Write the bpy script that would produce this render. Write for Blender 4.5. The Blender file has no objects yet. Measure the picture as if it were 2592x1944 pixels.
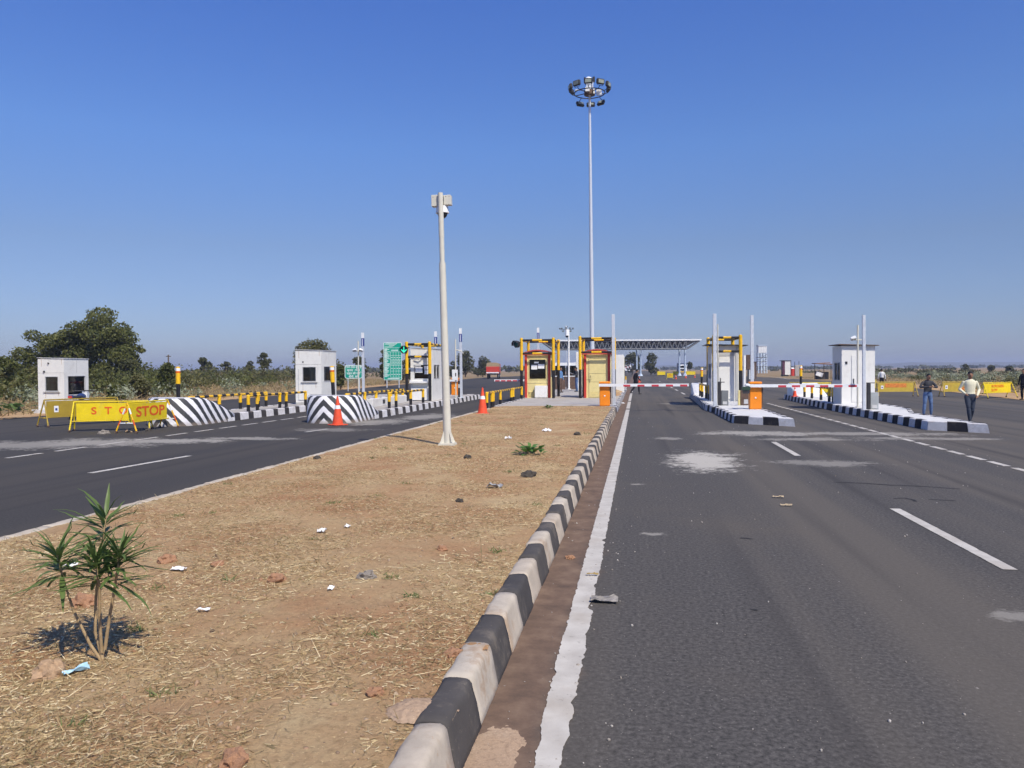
import bpy, bmesh, math, random
import numpy as np
from mathutils import Vector, Matrix, noise as mnoise
random.seed(11); RNG = np.random.default_rng(11)
S = bpy.context.scene; COL = S.collection
R = math.radians; PI = math.pi

# ------------------------------------------------------------------ camera, sky, sun, exposure
CAMH, FPX = 1.72, 2016.0                       # focal length for a picture 2592 px wide
yaw, pitch, roll = R(8.85), R(-1.04), R(0.34)
fw0 = Vector((-math.sin(yaw) * math.cos(pitch), math.cos(yaw) * math.cos(pitch), math.sin(pitch)))
r0 = Vector((math.cos(yaw), math.sin(yaw), 0)); u0 = r0.cross(fw0)
cr = r0 * math.cos(roll) - u0 * math.sin(roll); cu = u0 * math.cos(roll) + r0 * math.sin(roll)
cam = bpy.data.cameras.new('camera'); camo = bpy.data.objects.new('camera', cam); COL.objects.link(camo)
camo.matrix_world = Matrix((( cr.x, cu.x, -fw0.x, 0), (cr.y, cu.y, -fw0.y, 0), (cr.z, cu.z, -fw0.z, CAMH), (0, 0, 0, 1)))
cam.sensor_width = 36; cam.lens = 36 * FPX / 2592; cam.clip_start = .1; cam.clip_end = 20000
S.camera = camo

SUN_EL, SHADOW = 50.0, 40.0                    # shadows fall this many degrees left of the road's direction
world = bpy.data.worlds.new('World'); S.world = world; world.use_nodes = True
wn = world.node_tree; wn.nodes.clear()
wo = wn.nodes.new('ShaderNodeOutputWorld'); wb = wn.nodes.new('ShaderNodeBackground'); sk = wn.nodes.new('ShaderNodeTexSky')
sk.sky_type = 'NISHITA'; sk.sun_disc = False; sk.sun_elevation = R(SUN_EL); sk.sun_rotation = R(180 - SHADOW)
sk.altitude = 300; sk.air_density = 1.0; sk.dust_density = .6; sk.ozone_density = 3.0
# a dry winter sky: deeper blue high up, lavender grey at the horizon, the same all round
tc = wn.nodes.new('ShaderNodeTexCoord'); sx = wn.nodes.new('ShaderNodeSeparateXYZ'); wn.links.new(tc.outputs['Generated'], sx.inputs[0])
rp = wn.nodes.new('ShaderNodeValToRGB'); wn.links.new(sx.outputs[2], rp.inputs[0]); SKY = [(0, (.50, .56, .84)), (.15, (.64, .67, .85)), (.265, (.66, .84, 1.2)), (.42, (.57, .81, 1.40)), (1, (.57, .81, 1.40))]
while len(rp.color_ramp.elements) < len(SKY): rp.color_ramp.elements.new(.5)
for e_, (p_, c_) in zip(rp.color_ramp.elements, SKY): e_.position = p_; e_.color = (c_[0] / 2, c_[1] / 2, c_[2] / 2, 1)
hs = wn.nodes.new('ShaderNodeVectorMath'); hs.operation = 'MULTIPLY'; wn.links.new(sk.outputs[0], hs.inputs[0]); wn.links.new(rp.outputs[0], hs.inputs[1])
h2 = wn.nodes.new('ShaderNodeVectorMath'); h2.operation = 'SCALE'; h2.inputs['Scale'].default_value = 2.0; wn.links.new(hs.outputs[0], h2.inputs[0]); wn.links.new(h2.outputs[0], wb.inputs[0])
wb.inputs[1].default_value = .10; wn.links.new(wb.outputs[0], wo.inputs[0])
sun = bpy.data.lights.new('sun', 'SUN'); sun.energy = 4.3; sun.angle = R(.5); sun.color = (1, .925, .78)
suno = bpy.data.objects.new('sun', sun); COL.objects.link(suno)
sd = Vector((-math.sin(R(SHADOW)) * math.cos(R(SUN_EL)), math.cos(R(SHADOW)) * math.cos(R(SUN_EL)), -math.sin(R(SUN_EL))))
suno.rotation_euler = sd.to_track_quat('-Z', 'Y').to_euler(); suno.location = (20, -20, 40)
S.view_settings.view_transform = 'Standard'; S.view_settings.look = 'None'; S.view_settings.gamma = 1
S.view_settings.use_curve_mapping = False; S.view_settings.exposure = 0.22
S.render.engine = 'CYCLES'; S.cycles.use_denoising = True; S.cycles.max_bounces = 6; S.cycles.transparent_max_bounces = 12
S.cycles.volume_bounces = 0; S.cycles.use_light_tree = False

# ------------------------------------------------------------------ helpers
def ray(px, py):
    return fw0 * FPX + cr * (px - 1296) - cu * (py - 972)
def G(px, py, z=0.0):
    "point of the level z seen at a pixel of the 2592-wide photograph"
    d = ray(px, py); t = (z - CAMH) / d.z
    return Vector((d.x * t, d.y * t, z))
def GD(px, zc, z=0.0):
    "point at a depth from the camera"
    xc = (px - 1296) / FPX * zc
    return Vector((xc * math.cos(yaw) - zc * math.sin(yaw), xc * math.sin(yaw) + zc * math.cos(yaw), z))
def HZ(px): return 943 - px * 15.4 / 2592       # horizon row
def ZT(px, py, zc): return CAMH + (HZ(px) - py) * zc / FPX

class MB:
    def __init__(s): s.bm = bmesh.new(); s.smooth = []
    def _mi(s, faces, mi, sm=False):
        for f in faces: f.material_index = mi; f.smooth = sm
    def box(s, c, size, mi=0, rot=None, bev=0):
        m = Matrix.Translation(c)
        if rot is not None: m = m @ rot
        tb = bmesh.new(); bmesh.ops.create_cube(tb, size=1, matrix=m @ Matrix.Diagonal((*size, 1)))
        if bev: bmesh.ops.bevel(tb, geom=tb.edges[:], offset=bev, segments=1, affect='EDGES')
        s.add(tb, mi); return s
    def bx(s, x0, x1, y0, y1, z0, z1, mi=0, bev=0):
        return s.box(((x0 + x1) / 2, (y0 + y1) / 2, (z0 + z1) / 2), (x1 - x0, y1 - y0, z1 - z0), mi, None, bev)
    def add(s, tb, mi, sm=False, sides=False):
        vm = {}
        for v in tb.verts: vm[v] = s.bm.verts.new(v.co)
        for f in tb.faces:
            try: nf = s.bm.faces.new([s.bm.verts.new(v.co) for v in f.verts] if sides and len(f.verts) != 4 else [vm[v] for v in f.verts])
            except ValueError: continue
            nf.material_index = mi; nf.smooth = sm and (not sides or len(nf.verts) == 4)
        tb.free()
    def cyl(s, p0, p1, r0, r1=None, n=12, mi=0, caps=True):
        p0, p1 = Vector(p0), Vector(p1); r1 = r0 if r1 is None else r1
        d = p1 - p0; L = d.length
        if L < 1e-6: return s
        q = d.to_track_quat('Z', 'Y').to_matrix().to_4x4()
        tb = bmesh.new()
        bmesh.ops.create_cone(tb, cap_ends=caps, segments=n, radius1=r0, radius2=r1, depth=L, matrix=Matrix.Translation((p0 + p1) / 2) @ q)
        s.add(tb, mi, n > 6, True)
        return s
    def tube(s, pts, r, n=10, mi=0):
        for a, b in zip(pts[:-1], pts[1:]): s.cyl(a, b, r, r, n, mi)
        for p in pts[1:-1]: s.sph(p, (r, r, r), mi, 8, 6)
        return s
    def bands(s, p0, p1, r, step, mis=(0, 1), n=12):
        p0, p1 = Vector(p0), Vector(p1); L = (p1 - p0).length; k = max(1, round(L / step))
        for i in range(k): s.cyl(p0.lerp(p1, i / k), p0.lerp(p1, (i + 1) / k), r, r, n, mis[i % len(mis)])
        return s
    def sph(s, c, rad, mi=0, u=14, v=10, rot=None):
        m = Matrix.Translation(c)
        if rot is not None: m = m @ rot
        tb = bmesh.new(); bmesh.ops.create_uvsphere(tb, u_segments=u, v_segments=v, radius=1, matrix=m @ Matrix.Diagonal((*rad, 1)))
        s.add(tb, mi, True); return s
    def loft(s, rings, mi=0, cap=True, sm=True, closed=True):
        vs = [[s.bm.verts.new(p) for p in r] for r in rings]; n = len(rings[0])
        for a, b in zip(vs[:-1], vs[1:]):
            for i in range(n if closed else n - 1):
                j = (i + 1) % n; f = s.bm.faces.new((a[i], a[j], b[j], b[i])); f.material_index = mi; f.smooth = sm
        if cap:
            for r, rev in ((vs[0], True), (vs[-1], False)):
                f = s.bm.faces.new(r[::-1] if rev else r); f.material_index = mi
        return s
    def poly(s, pts, mi=0):
        f = s.bm.faces.new([s.bm.verts.new(p) for p in pts]); f.material_index = mi; return s
    def prism(s, pts, z0, z1, mi=0):
        return s.loft([[(p[0], p[1], z0) for p in pts], [(p[0], p[1], z1) for p in pts]], mi, True, False)
    def mesh(s, name, mats):
        bmesh.ops.recalc_face_normals(s.bm, faces=s.bm.faces[:])
        me = bpy.data.meshes.new(name); s.bm.to_mesh(me); s.bm.free()
        for m in (mats if isinstance(mats, (list, tuple)) else [mats]): me.materials.append(m)
        return me
    def build(s, name, mats, parent=None, loc=None, rot=None):
        return link(name, s.mesh(name, mats), parent, loc, rot)
def link(name, me, parent=None, loc=None, rot=None):
    o = bpy.data.objects.new(name, me); COL.objects.link(o)
    if parent: o.parent = parent
    if loc is not None: o.location = loc
    if rot is not None: o.rotation_euler = rot
    return o
def tag(o, label, cat, group=None, kind=None):
    if label: o['label'] = label
    if cat: o['category'] = cat
    if group: o['group'] = group
    if kind: o['kind'] = kind
    return o
def thing(name, label, cat, loc=(0, 0, 0), rz=0, group=None):
    o = bpy.data.objects.new(name, None); COL.objects.link(o); o.location = loc; o.rotation_euler = (0, 0, rz)
    o.empty_display_size = .2
    return tag(o, label, cat, group)
def copy_thing(src, label, loc, rz=0, group=None, sc=None):
    c = src.copy(); COL.objects.link(c); c.location = loc; c.rotation_euler = (0, 0, rz); c['label'] = label
    if sc: c.scale = sc
    def rec(a, b):
        for ch in a.children:
            k = ch.copy(); COL.objects.link(k); k.parent = b; rec(ch, k)
    rec(src, c); return c
def struct(o): o['kind'] = 'structure'; return o
def text(body, size, mat, parent, M4, name='lettering', sx=1.0, depth=.002):
    cu_ = bpy.data.curves.new(name, 'FONT'); cu_.body = body; cu_.size = size; cu_.align_x = 'CENTER'; cu_.align_y = 'CENTER'; cu_.extrude = depth; cu_.offset = size * .022
    t = bpy.data.objects.new(name, cu_); COL.objects.link(t); dg = bpy.context.evaluated_depsgraph_get()
    me = bpy.data.meshes.new_from_object(t.evaluated_get(dg)); bpy.data.objects.remove(t); bpy.data.curves.remove(cu_)
    me.transform(M4 @ Matrix.Diagonal((sx, 1, 1, 1))); me.materials.clear(); me.materials.append(mat)
    return link(name, me, parent)
FRONT = Matrix.Rotation(PI / 2, 4, 'X')         # text facing -Y

# ------------------------------------------------------------------ materials
class NT:
    def __init__(s, name):
        s.m = bpy.data.materials.new(name); s.m.use_nodes = True; s.t = s.m.node_tree; s.t.nodes.clear()
        s.out = s.n('OutputMaterial'); s.b = s.n('BsdfPrincipled'); s.l(s.b.outputs[0], s.out.inputs[0])
    def n(s, typ, **kw):
        nd = s.t.nodes.new('ShaderNode' + typ)
        for k, v in kw.items():
            if k.startswith('_'): setattr(nd, k[1:], v)
            else: nd.inputs[k.replace('__', ' ')].default_value = v
        return nd
    def l(s, a, b): s.t.links.new(a, b)
    def noise(s, vec, scale, detail=4, rough=.55, dist=0):
        n = s.n('TexNoise', Scale=scale, Detail=detail, Roughness=rough, Distortion=dist)
        if vec is not None: s.l(vec, n.inputs['Vector'])
        return n.outputs['Fac']
    def ramp(s, fac, stops):
        r = s.n('ValToRGB'); el = r.color_ramp.elements
        while len(el) < len(stops): el.new(.5)
        for e, (p, c) in zip(el, stops): e.position = p; e.color = (*c, 1) if len(c) == 3 else c
        s.l(fac, r.inputs[0]); return r.outputs[0]
    def mix(s, fac, a, b, mode='MIX'):
        x = s.n('Mix', _data_type='RGBA', _blend_type=mode)
        for v, i in ((fac, 0), (a, 6), (b, 7)):
            if hasattr(v, 'links') or isinstance(v, bpy.types.NodeSocket): s.l(v, x.inputs[i])
            else: x.inputs[i].default_value = v if i == 0 else (*v, 1)
        return x.outputs[2]
    def math(s, op, a, b=None, clamp=False):
        x = s.n('Math', _operation=op, _use_clamp=clamp)
        for v, i in ((a, 0), (b, 1)):
            if v is None: continue
            if isinstance(v, bpy.types.NodeSocket): s.l(v, x.inputs[i])
            else: x.inputs[i].default_value = v
        return x.outputs[0]
    def mr(s, v, a, b, c=0., d=1., smooth=True):
        x = s.n('MapRange', _interpolation_type='SMOOTHSTEP' if smooth else 'LINEAR')
        s.l(v, x.inputs[0])
        for i, q in enumerate((a, b, c, d)): x.inputs[i + 1].default_value = q
        return x.outputs[0]
    def obj(s): return s.n('TexCoord').outputs['Object']
    def pos(s): return s.n('NewGeometry').outputs['Position']
    def bump(s, h, strength, dist=.01):
        b = s.n('Bump', Strength=strength, Distance=dist); s.l(h, b.inputs['Height']); s.l(b.outputs[0], s.b.inputs['Normal'])
def sc_(c, k): return tuple(max(0, min(1, x * k)) for x in c)
def P(name, col, rough=.6, metal=0, var=.12, scale=5, bump=0, bs=80, dirt=None, spec=.35):
    "painted / plain surface with uneven tone, optional dirt (colour, amount, scale)"
    t = NT(name); v = t.obj()
    c = t.ramp(t.noise(v, scale, 6), [(.3, sc_(col, 1 - var)), (.7, sc_(col, 1 + var))])
    if dirt:
        dn = t.mr(t.noise(v, dirt[2], 8, .65), .52, .72, 0, dirt[1]); c = t.mix(dn, c, dirt[0])
    t.l(c, t.b.inputs['Base Color']); t.b.inputs['Roughness'].default_value = rough; t.b.inputs['Metallic'].default_value = metal
    t.b.inputs['Specular IOR Level'].default_value = spec
    if bump: t.bump(t.noise(v, bs, 5), bump, .01)
    return t.m
SOIL = (.27, .15, .085); DUST = (.36, .26, .18)
white = P('white_paint', (.78, .77, .74), .5, dirt=((.45, .4, .33), .35, 2.2), var=.05)
wallw = P('white_panel', (.74, .73, .69), .5, dirt=((.5, .46, .4), .4, 1.6), var=.04, bump=.03, bs=9)
greyw = P('grey_panel', (.5, .5, .5), .55, var=.06)
yellow = P('yellow_paint', (.80, .46, .012), .38, var=.1, dirt=((.3, .2, .1), .45, 7))
yellowb = P('barricade_yellow', (.74, .56, .012), .42, var=.1, dirt=((.42, .30, .12), .65, 2.6))
olive = P('weathered_yellow_back', (.36, .25, .03), .55, var=.12, dirt=((.25, .2, .1), .5, 3))
oliveR = P('faded_yellow_sheet', (.50, .36, .05), .55, var=.15, dirt=((.62, .25, .08), .6, 2))
black = P('black_paint', (.016, .015, .017), .42, var=.3, dirt=((.12, .1, .08), .3, 6))
dark = P('dark_metal', (.035, .033, .036), .5, var=.2)
brown = P('rusty_brown', (.12, .075, .055), .7, var=.3)
redpaint = P('red_paint', (.52, .05, .035), .5, var=.12)
redroof = P('red_roof_paint', (.47, .075, .06), .5, var=.12, dirt=((.4, .25, .2), .4, 5))
letter = P('orange_red_lettering', (.70, .11, .012), .5, var=.15)
boomred = P('boom_red', (.55, .05, .07), .4, var=.1)
coner = P('cone_orange_red', (.75, .085, .03), .5, var=.1, dirt=((.3, .12, .08), .4, 8))
orange = P('orange_cabinet_paint', (.82, .25, .015), .38, var=.06, dirt=((.5, .2, .06), .3, 5))
cream = P('cream_yellow_panel', (.72, .61, .28), .55, var=.05, dirt=((.5, .38, .16), .35, 4))
galv = P('galvanised_steel', (.60, .63, .68), .42, .2, var=.1, scale=14)
polep = P('cream_grey_pole_paint', (.60, .58, .50), .42, var=.05, dirt=((.42, .36, .28), .4, 3))
bluegrey = P('blue_steel', (.42, .50, .62), .5, 0, var=.1); trussg = P('truss_grey', (.16, .165, .18), .6, var=.1); towerw = P('pale_blue_steel', (.62, .72, .82), .5, var=.08)
green = P('road_sign_green', (.0, .34, .24), .4, var=.05)
signw = P('sign_white', (.78, .84, .80), .45, var=.03)
paper = P('paper', (.82, .82, .82), .7, var=.05)
blueband = P('blue_lettering', (.04, .06, .25), .5)
concrete = P('concrete_slab', (.40, .37, .335), .85, var=.14, scale=1.5, bump=.25, bs=70, dirt=((.30, .22, .15), .6, .9))
whitetop = P('whitewashed_concrete', (.63, .62, .60), .75, var=.06, scale=2.5, bump=.25, bs=60, dirt=((.5, .47, .43), .5, 1.6))
stone = P('grey_stone', (.24, .21, .18), .9, var=.3, scale=9, bump=.5, bs=30)
clod = P('red_clay_clod', (.38, .205, .115), .95, var=.25, scale=12, bump=.6, bs=40)
darkclod = P('dark_clod', (.07, .06, .05), .95, var=.3, scale=12, bump=.6, bs=40)
rubber = P('tyre_rubber', (.02, .02, .02), .85)
skin = P('skin', (.27, .145, .09), .55, var=.08)
hairm = P('black_hair', (.008, .007, .007), .5)
tarp = P('tan_tarpaulin', (.34, .25, .15), .8, var=.15, bump=.4, bs=5)
lamp_glass = P('floodlight_glass', (.30, .33, .28), .2, var=.15)
plasticw = P('white_plastic', (.78, .79, .80), .35, var=.03)
bluelit = P('blue_litter', (.35, .55, .66), .4)
bark = P('bark', (.11, .08, .055), .9, var=.3, bump=.5, bs=20)
stemm = P('oleander_stem', (.34, .24, .13), .7, var=.25, scale=30)
scrub_bark = P('dry_wood', (.20, .15, .1), .9, var=.3)

def emit(name, col, st):
    t = NT(name); t.b.inputs['Base Color'].default_value = (*sc_(col, .3), 1); t.b.inputs['Emission Color'].default_value = (*col, 1); t.b.inputs['Emission Strength'].default_value = st
    return t.m
lit_green = emit('lit_green_arrow', (.05, .95, .6), 1.0)
def glass(name, tint, ior=1.5):
    t = NT(name); t.t.nodes.remove(t.b)
    tr = t.n('BsdfTransparent'); tr.inputs[0].default_value = (*tint, 1); gl = t.n('BsdfGlossy', Roughness=.03); fr = t.n('Fresnel', IOR=ior); mx = t.n('MixShader')
    t.l(fr.outputs[0], mx.inputs[0]); t.l(tr.outputs[0], mx.inputs[1]); t.l(gl.outputs[0], mx.inputs[2]); t.l(mx.outputs[0], t.out.inputs[0]); return t.m
pane = glass('window_glass', (.62, .68, .68), 1.55); paned = glass('dark_window_glass', (.16, .17, .18), 1.6)

def leafmat(name, cols, rough=.55, trans=.25):
    t = NT(name); r = t.n('NewGeometry').outputs['Random Per Island']
    n = len(cols); c = t.ramp(r, [(i / (n - 1), q) for i, q in enumerate(cols)])
    big = t.noise(t.obj(), .35, 3); c = t.mix(t.mr(big, .35, .65, 0, .45), c, sc_(cols[-1], 1.15))
    t.l(c, t.b.inputs['Base Color']); t.b.inputs['Roughness'].default_value = rough; t.b.inputs['Specular IOR Level'].default_value = .25
    if trans:
        tl = t.n('BsdfTranslucent'); t.l(c, tl.inputs[0]); mx = t.n('MixShader', Fac=trans)
        t.l(t.b.outputs[0], mx.inputs[1]); t.l(tl.outputs[0], mx.inputs[2]); t.l(mx.outputs[0], t.out.inputs[0])
    return t.m
leaf_a = leafmat('tree_leaves', [(.045, .06, .018), (.08, .095, .026), (.13, .135, .036)])
leaf_b = leafmat('olive_leaves', [(.06, .068, .022), (.105, .105, .035), (.15, .14, .052)])
leaf_big = leafmat('big_tree_leaves', [(.055, .07, .02), (.10, .115, .032), (.16, .16, .045)])
leaf_far = leafmat('far_leaves', [(.045, .052, .022), (.072, .078, .03), (.105, .105, .04)])
leaf_dry = leafmat('dry_scrub_leaves', [(.10, .085, .04), (.16, .12, .06), (.11, .11, .04)])
leaf_pale = leafmat('pale_milkweed_leaves', [(.12, .15, .07), (.2, .23, .13), (.36, .38, .27)])
leaf_ole = leafmat('oleander_leaves', [(.06, .11, .03), (.11, .175, .05), (.18, .245, .08), (.24, .25, .10)], .42, .3)
leaf_milk = leafmat('fresh_milkweed_leaves', [(.07, .16, .03), (.12, .24, .06), (.16, .28, .09)], .5)
strawm = leafmat('dry_straw', [(.40, .28, .14), (.60, .47, .26), (.80, .69, .45), (.50, .37, .19), (.30, .19, .10)], .8, .1)
drygrass = leafmat('dry_grass', [(.28, .2, .1), (.38, .28, .14), (.2, .17, .08)], .8, .2)

def asphalt():
    t = NT('asphalt'); p = t.pos()
    sep = t.n('SeparateXYZ'); t.l(p, sep.inputs[0]); X, Y = sep.outputs[0], sep.outputs[1]
    agg = t.n('TexVoronoi', Scale=62.0); t.l(p, agg.inputs['Vector'])
    fine = t.noise(p, 34, 5, .78)
    c = t.ramp(fine, [(.34, (.032, .030, .0275)), (.5, (.074, .068, .063)), (.66, (.130, .119, .109))])
    ag2 = t.mr(agg.outputs['Color'], .72, .9, 0, 1); c = t.mix(t.math('MULTIPLY', ag2, t.mr(agg.outputs['Distance'], .32, .12, 0, .8)), c, (.30, .27, .24))
    # worn wheel bands run with the road
    mp = t.n('Mapping'); mp.inputs['Scale'].default_value = (.75, .018, 0); t.l(p, mp.inputs[0])
    band = t.noise(mp.outputs[0], 1.0, 3, .5)
    c = t.mix(t.mr(band, .40, .60, 0, .65), c, (.118, .102, .084), 'MIX')
    big = t.noise(p, .16, 5, .6); c = t.mix(t.mr(big, .5, .72, 0, .5), c, (.12, .10, .078))
    dk = t.noise(mp.outputs[0], 2.3, 2); c = t.mix(t.mr(dk, .52, .70, 0, .6), c, (.042, .038, .036))
    # newer, darker carriageway left of the median
    c = t.mix(t.mr(X, -5.0, -6.2, 0, .62), c, (.034, .031, .029))
    # spilled lime and stone dust
    nn = t.noise(p, 1.3, 8, .68); fn = t.noise(p, 9, 5, .7)
    total = None
    for (cx, cy, rx, ry, st) in DUSTS:
        dx = t.math('MULTIPLY', t.math('SUBTRACT', X, cx), 1 / rx); dy = t.math('MULTIPLY', t.math('SUBTRACT', Y, cy), 1 / ry)
        d = t.math('SQRT', t.math('ADD', t.math('MULTIPLY', dx, dx), t.math('MULTIPLY', dy, dy)))
        d = t.math('ADD', d, t.math('MULTIPLY', t.math('SUBTRACT', nn, .5), 2.2)); d = t.math('ADD', d, t.math('MULTIPLY', t.math('SUBTRACT', fn, .5), 1.9))
        k = t.mr(d, .95, .45, 0, st); total = k if total is None else t.math('MAXIMUM', total, k)
    c = t.mix(total, c, (.44, .41, .36))
    # brown dirt in the gutter by the median kerb
    g = t.math('ADD', X, t.math('MULTIPLY', t.math('SUBTRACT', t.noise(p, 2.6, 6), .5), .35))
    gm = t.math('MULTIPLY', t.mr(g, -.30, -.52, 0, .85), t.mr(g, -.98, -.8)); gc = t.ramp(t.noise(p, 4.5, 8, .7), [(.3, (.10, .066, .047)), (.5, (.165, .105, .072)), (.72, (.25, .17, .115))]); c = t.mix(gm, c, gc)
    sp = t.noise(p, 22, 2, .5); c = t.mix(t.mr(sp, .74, .78, 0, .55), c, (.34, .31, .27))
    t.l(c, t.b.inputs['Base Color']); t.b.inputs['Roughness'].default_value = .88; t.b.inputs['Specular IOR Level'].default_value = .25
    t.bump(agg.outputs['Distance'], .05, .005); return t.m
def _d(px, py, wx, wy, st): g = G(px, py); return (g.x, g.y, wx, wy, st)
DUSTS = [_d(1785, 1166, .85, 1.9, .95), _d(1930, 1097, 2.0, 1.0, .6), _d(2080, 1172, 1.0, .6, .35), _d(2200, 1098, 2.6, .7, .45), _d(2330, 1110, 2.2, .5, .4),
         _d(250, 1120, 2.2, 1.4, .55), _d(60, 1126, 2.4, 1.3, .45), _d(450, 1116, 1.8, .8, .6), _d(620, 1110, 1.6, .5, .5), _d(960, 1068, 1.2, 2.0, .5), _d(1080, 1055, 1.1, 2.5, .5),
         _d(1700, 1022, .8, .8, .35), _d(1652, 1352, .16, .12, .45), _d(1612, 1226, .2, .1, .45), _d(1690, 1110, .4, .5, .4), _d(2570, 1560, .22, .2, .35), _d(840, 1088, 1.5, .8, .3), _d(2050, 1112, 1.6, .5, .4)]
asph = asphalt()

def soilmat(name, a, b, cst, sc=1.0, bump=.7):
    t = NT(name); p = t.pos()
    c = t.ramp(t.noise(p, 1.1 * sc, 7, .62), [(.32, a), (.55, b), (.72, cst)])
    c = t.mix(t.mr(t.noise(p, 26 * sc, 4, .7), .45, .7, 0, .55), c, sc_(b, .5))
    c = t.mix(t.mr(t.noise(p, 60 * sc, 3, .7), .6, .72, 0, .7), c, sc_(cst, 1.4))
    t.l(c, t.b.inputs['Base Color']); t.b.inputs['Roughness'].default_value = .95; t.b.inputs['Specular IOR Level'].default_value = .1
    t.bump(t.noise(p, 34 * sc, 8, .78), bump, .03); return t.m
soil = soilmat('median_soil', (.38, .205, .105), (.45, .305, .165), (.55, .42, .235))
sand = soilmat('spilled_sand', (.40, .28, .19), (.44, .31, .21), (.48, .36, .26), 2, .4)
field = soilmat('dry_field', (.26, .17, .095), (.30, .215, .12), (.20, .18, .085), .12, .3)
def kerbmat(name, col, d2):
    t = NT(name); v = t.obj(); r = t.n('ObjectInfo').outputs['Random']
    off = t.n('VectorMath', _operation='ADD'); t.l(v, off.inputs[0]); cb = t.n('CombineXYZ'); m = t.math('MULTIPLY', r, 37.0); t.l(m, cb.inputs[0]); t.l(m, cb.inputs[1]); t.l(cb.outputs[0], off.inputs[1]); v = off.outputs[0]
    c = t.ramp(t.noise(v, 7, 7, .6), [(.3, sc_(col, .82)), (.7, sc_(col, 1.12))])
    c = t.mix(t.mr(t.noise(v, 3.2, 8, .7), .5, .68, 0, .75), c, d2)
    c = t.mix(t.mr(t.noise(v, 30, 4, .7), .62, .7, 0, .55), c, sc_(d2, 1.25))
    c = t.mix(t.math('MULTIPLY', r, .22), c, d2)
    t.l(c, t.b.inputs['Base Color']); t.b.inputs['Roughness'].default_value = .85; t.b.inputs['Specular IOR Level'].default_value = .2
    t.bump(t.noise(v, 45, 6, .7), .35, .01); return t.m
kerb_w = kerbmat('worn_white_kerb', (.50, .44, .36), (.34, .235, .155)); kerb_k = kerbmat('worn_black_kerb', (.062, .058, .058), (.17, .145, .12))
ikerb_w = kerbmat('white_island_kerb', (.66, .65, .66), (.5, .45, .40)); ikerb_k = kerbmat('black_island_kerb', (.022, .022, .028), (.07, .06, .055))
ikerb_g = kerbmat('faded_black_island_kerb', (.035, .033, .036), (.14, .12, .11))
def linemat():
    t = NT('road_marking_white'); p = t.pos()
    c = t.ramp(t.noise(p, 5, 6), [(.3, (.42, .385, .335)), (.7, (.57, .535, .475))])
    c = t.mix(t.mr(t.noise(p, 16, 6, .75), .58, .7, 0, .8), c, (.22, .19, .16)); c = t.mix(t.mr(t.noise(p, 1.7, 5, .6), .5, .7, 0, .4), c, (.36, .30, .23))
    t.l(c, t.b.inputs['Base Color']); t.b.inputs['Roughness'].default_value = .7; t.bump(t.noise(p, 90, 4), .3, .004); return t.m
marking = linemat()
def chevron():
    t = NT('chevron_paint'); uv = t.n('UVMap', _uv_map='chev'); sep = t.n('SeparateXYZ'); t.l(uv.outputs[0], sep.inputs[0])
    wob = t.math('MULTIPLY', t.math('SUBTRACT', t.noise(t.obj(), 6, 3), .5), .05)
    q = t.math('ADD', t.math('ADD', sep.outputs[1], t.math('MULTIPLY', sep.outputs[0], 1.0)), wob)
    fr = t.math('FRACT', t.math('DIVIDE', q, .40)); e = t.mr(fr, .47, .5); e2 = t.mr(fr, .97, 1.0); k = t.math('SUBTRACT', e, e2)
    wc = t.ramp(t.noise(t.obj(), 4, 6), [(.35, (.66, .65, .68)), (.65, (.80, .79, .80))])
    c = t.mix(k, wc, (.035, .036, .040)); zz_ = t.n('SeparateXYZ'); t.l(t.obj(), zz_.inputs[0]); dz_ = t.math('ADD', zz_.outputs[2], t.math('MULTIPLY', t.math('SUBTRACT', t.noise(t.obj(), 5, 6), .5), .4)); c = t.mix(t.mr(dz_, .16, -.05, 0, .6), c, (.30, .23, .17)); c = t.mix(t.mr(t.noise(t.obj(), 2.2, 6, .7), .55, .75, 0, .35), c, (.42, .37, .32)); c = t.mix(t.mr(t.noise(t.obj(), 9, 7, .7), .6, .72, 0, .5), c, (.34, .3, .26))
    t.l(c, t.b.inputs['Base Color']); t.b.inputs['Roughness'].default_value = .65; return t.m
chev = chevron()

# ------------------------------------------------------------------ ground, roads, markings, median, islands
def sheet(name, pts, z, m, parent=None): return MB().poly([(x, y, z) for x, y in pts]).build(name, m, parent)
struct(sheet('ground', [(-7000, -300), (7000, -300), (7000, 9000), (-7000, 9000)], -.03, field))
struct(sheet('road', [(-23, -12), (18, -12), (18, 20), (18.6, 38), (20.5, 52), (25, 90), (24, 150), (16, 300), (9, 700), (-7, 700), (-24, 300), (-33, 170), (-28, 95), (-26, 70), (-23, 28)], 0, asph))

XK, ML = -.74, -5.85                            # road side foot of the right kerb, left side of the median
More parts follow.
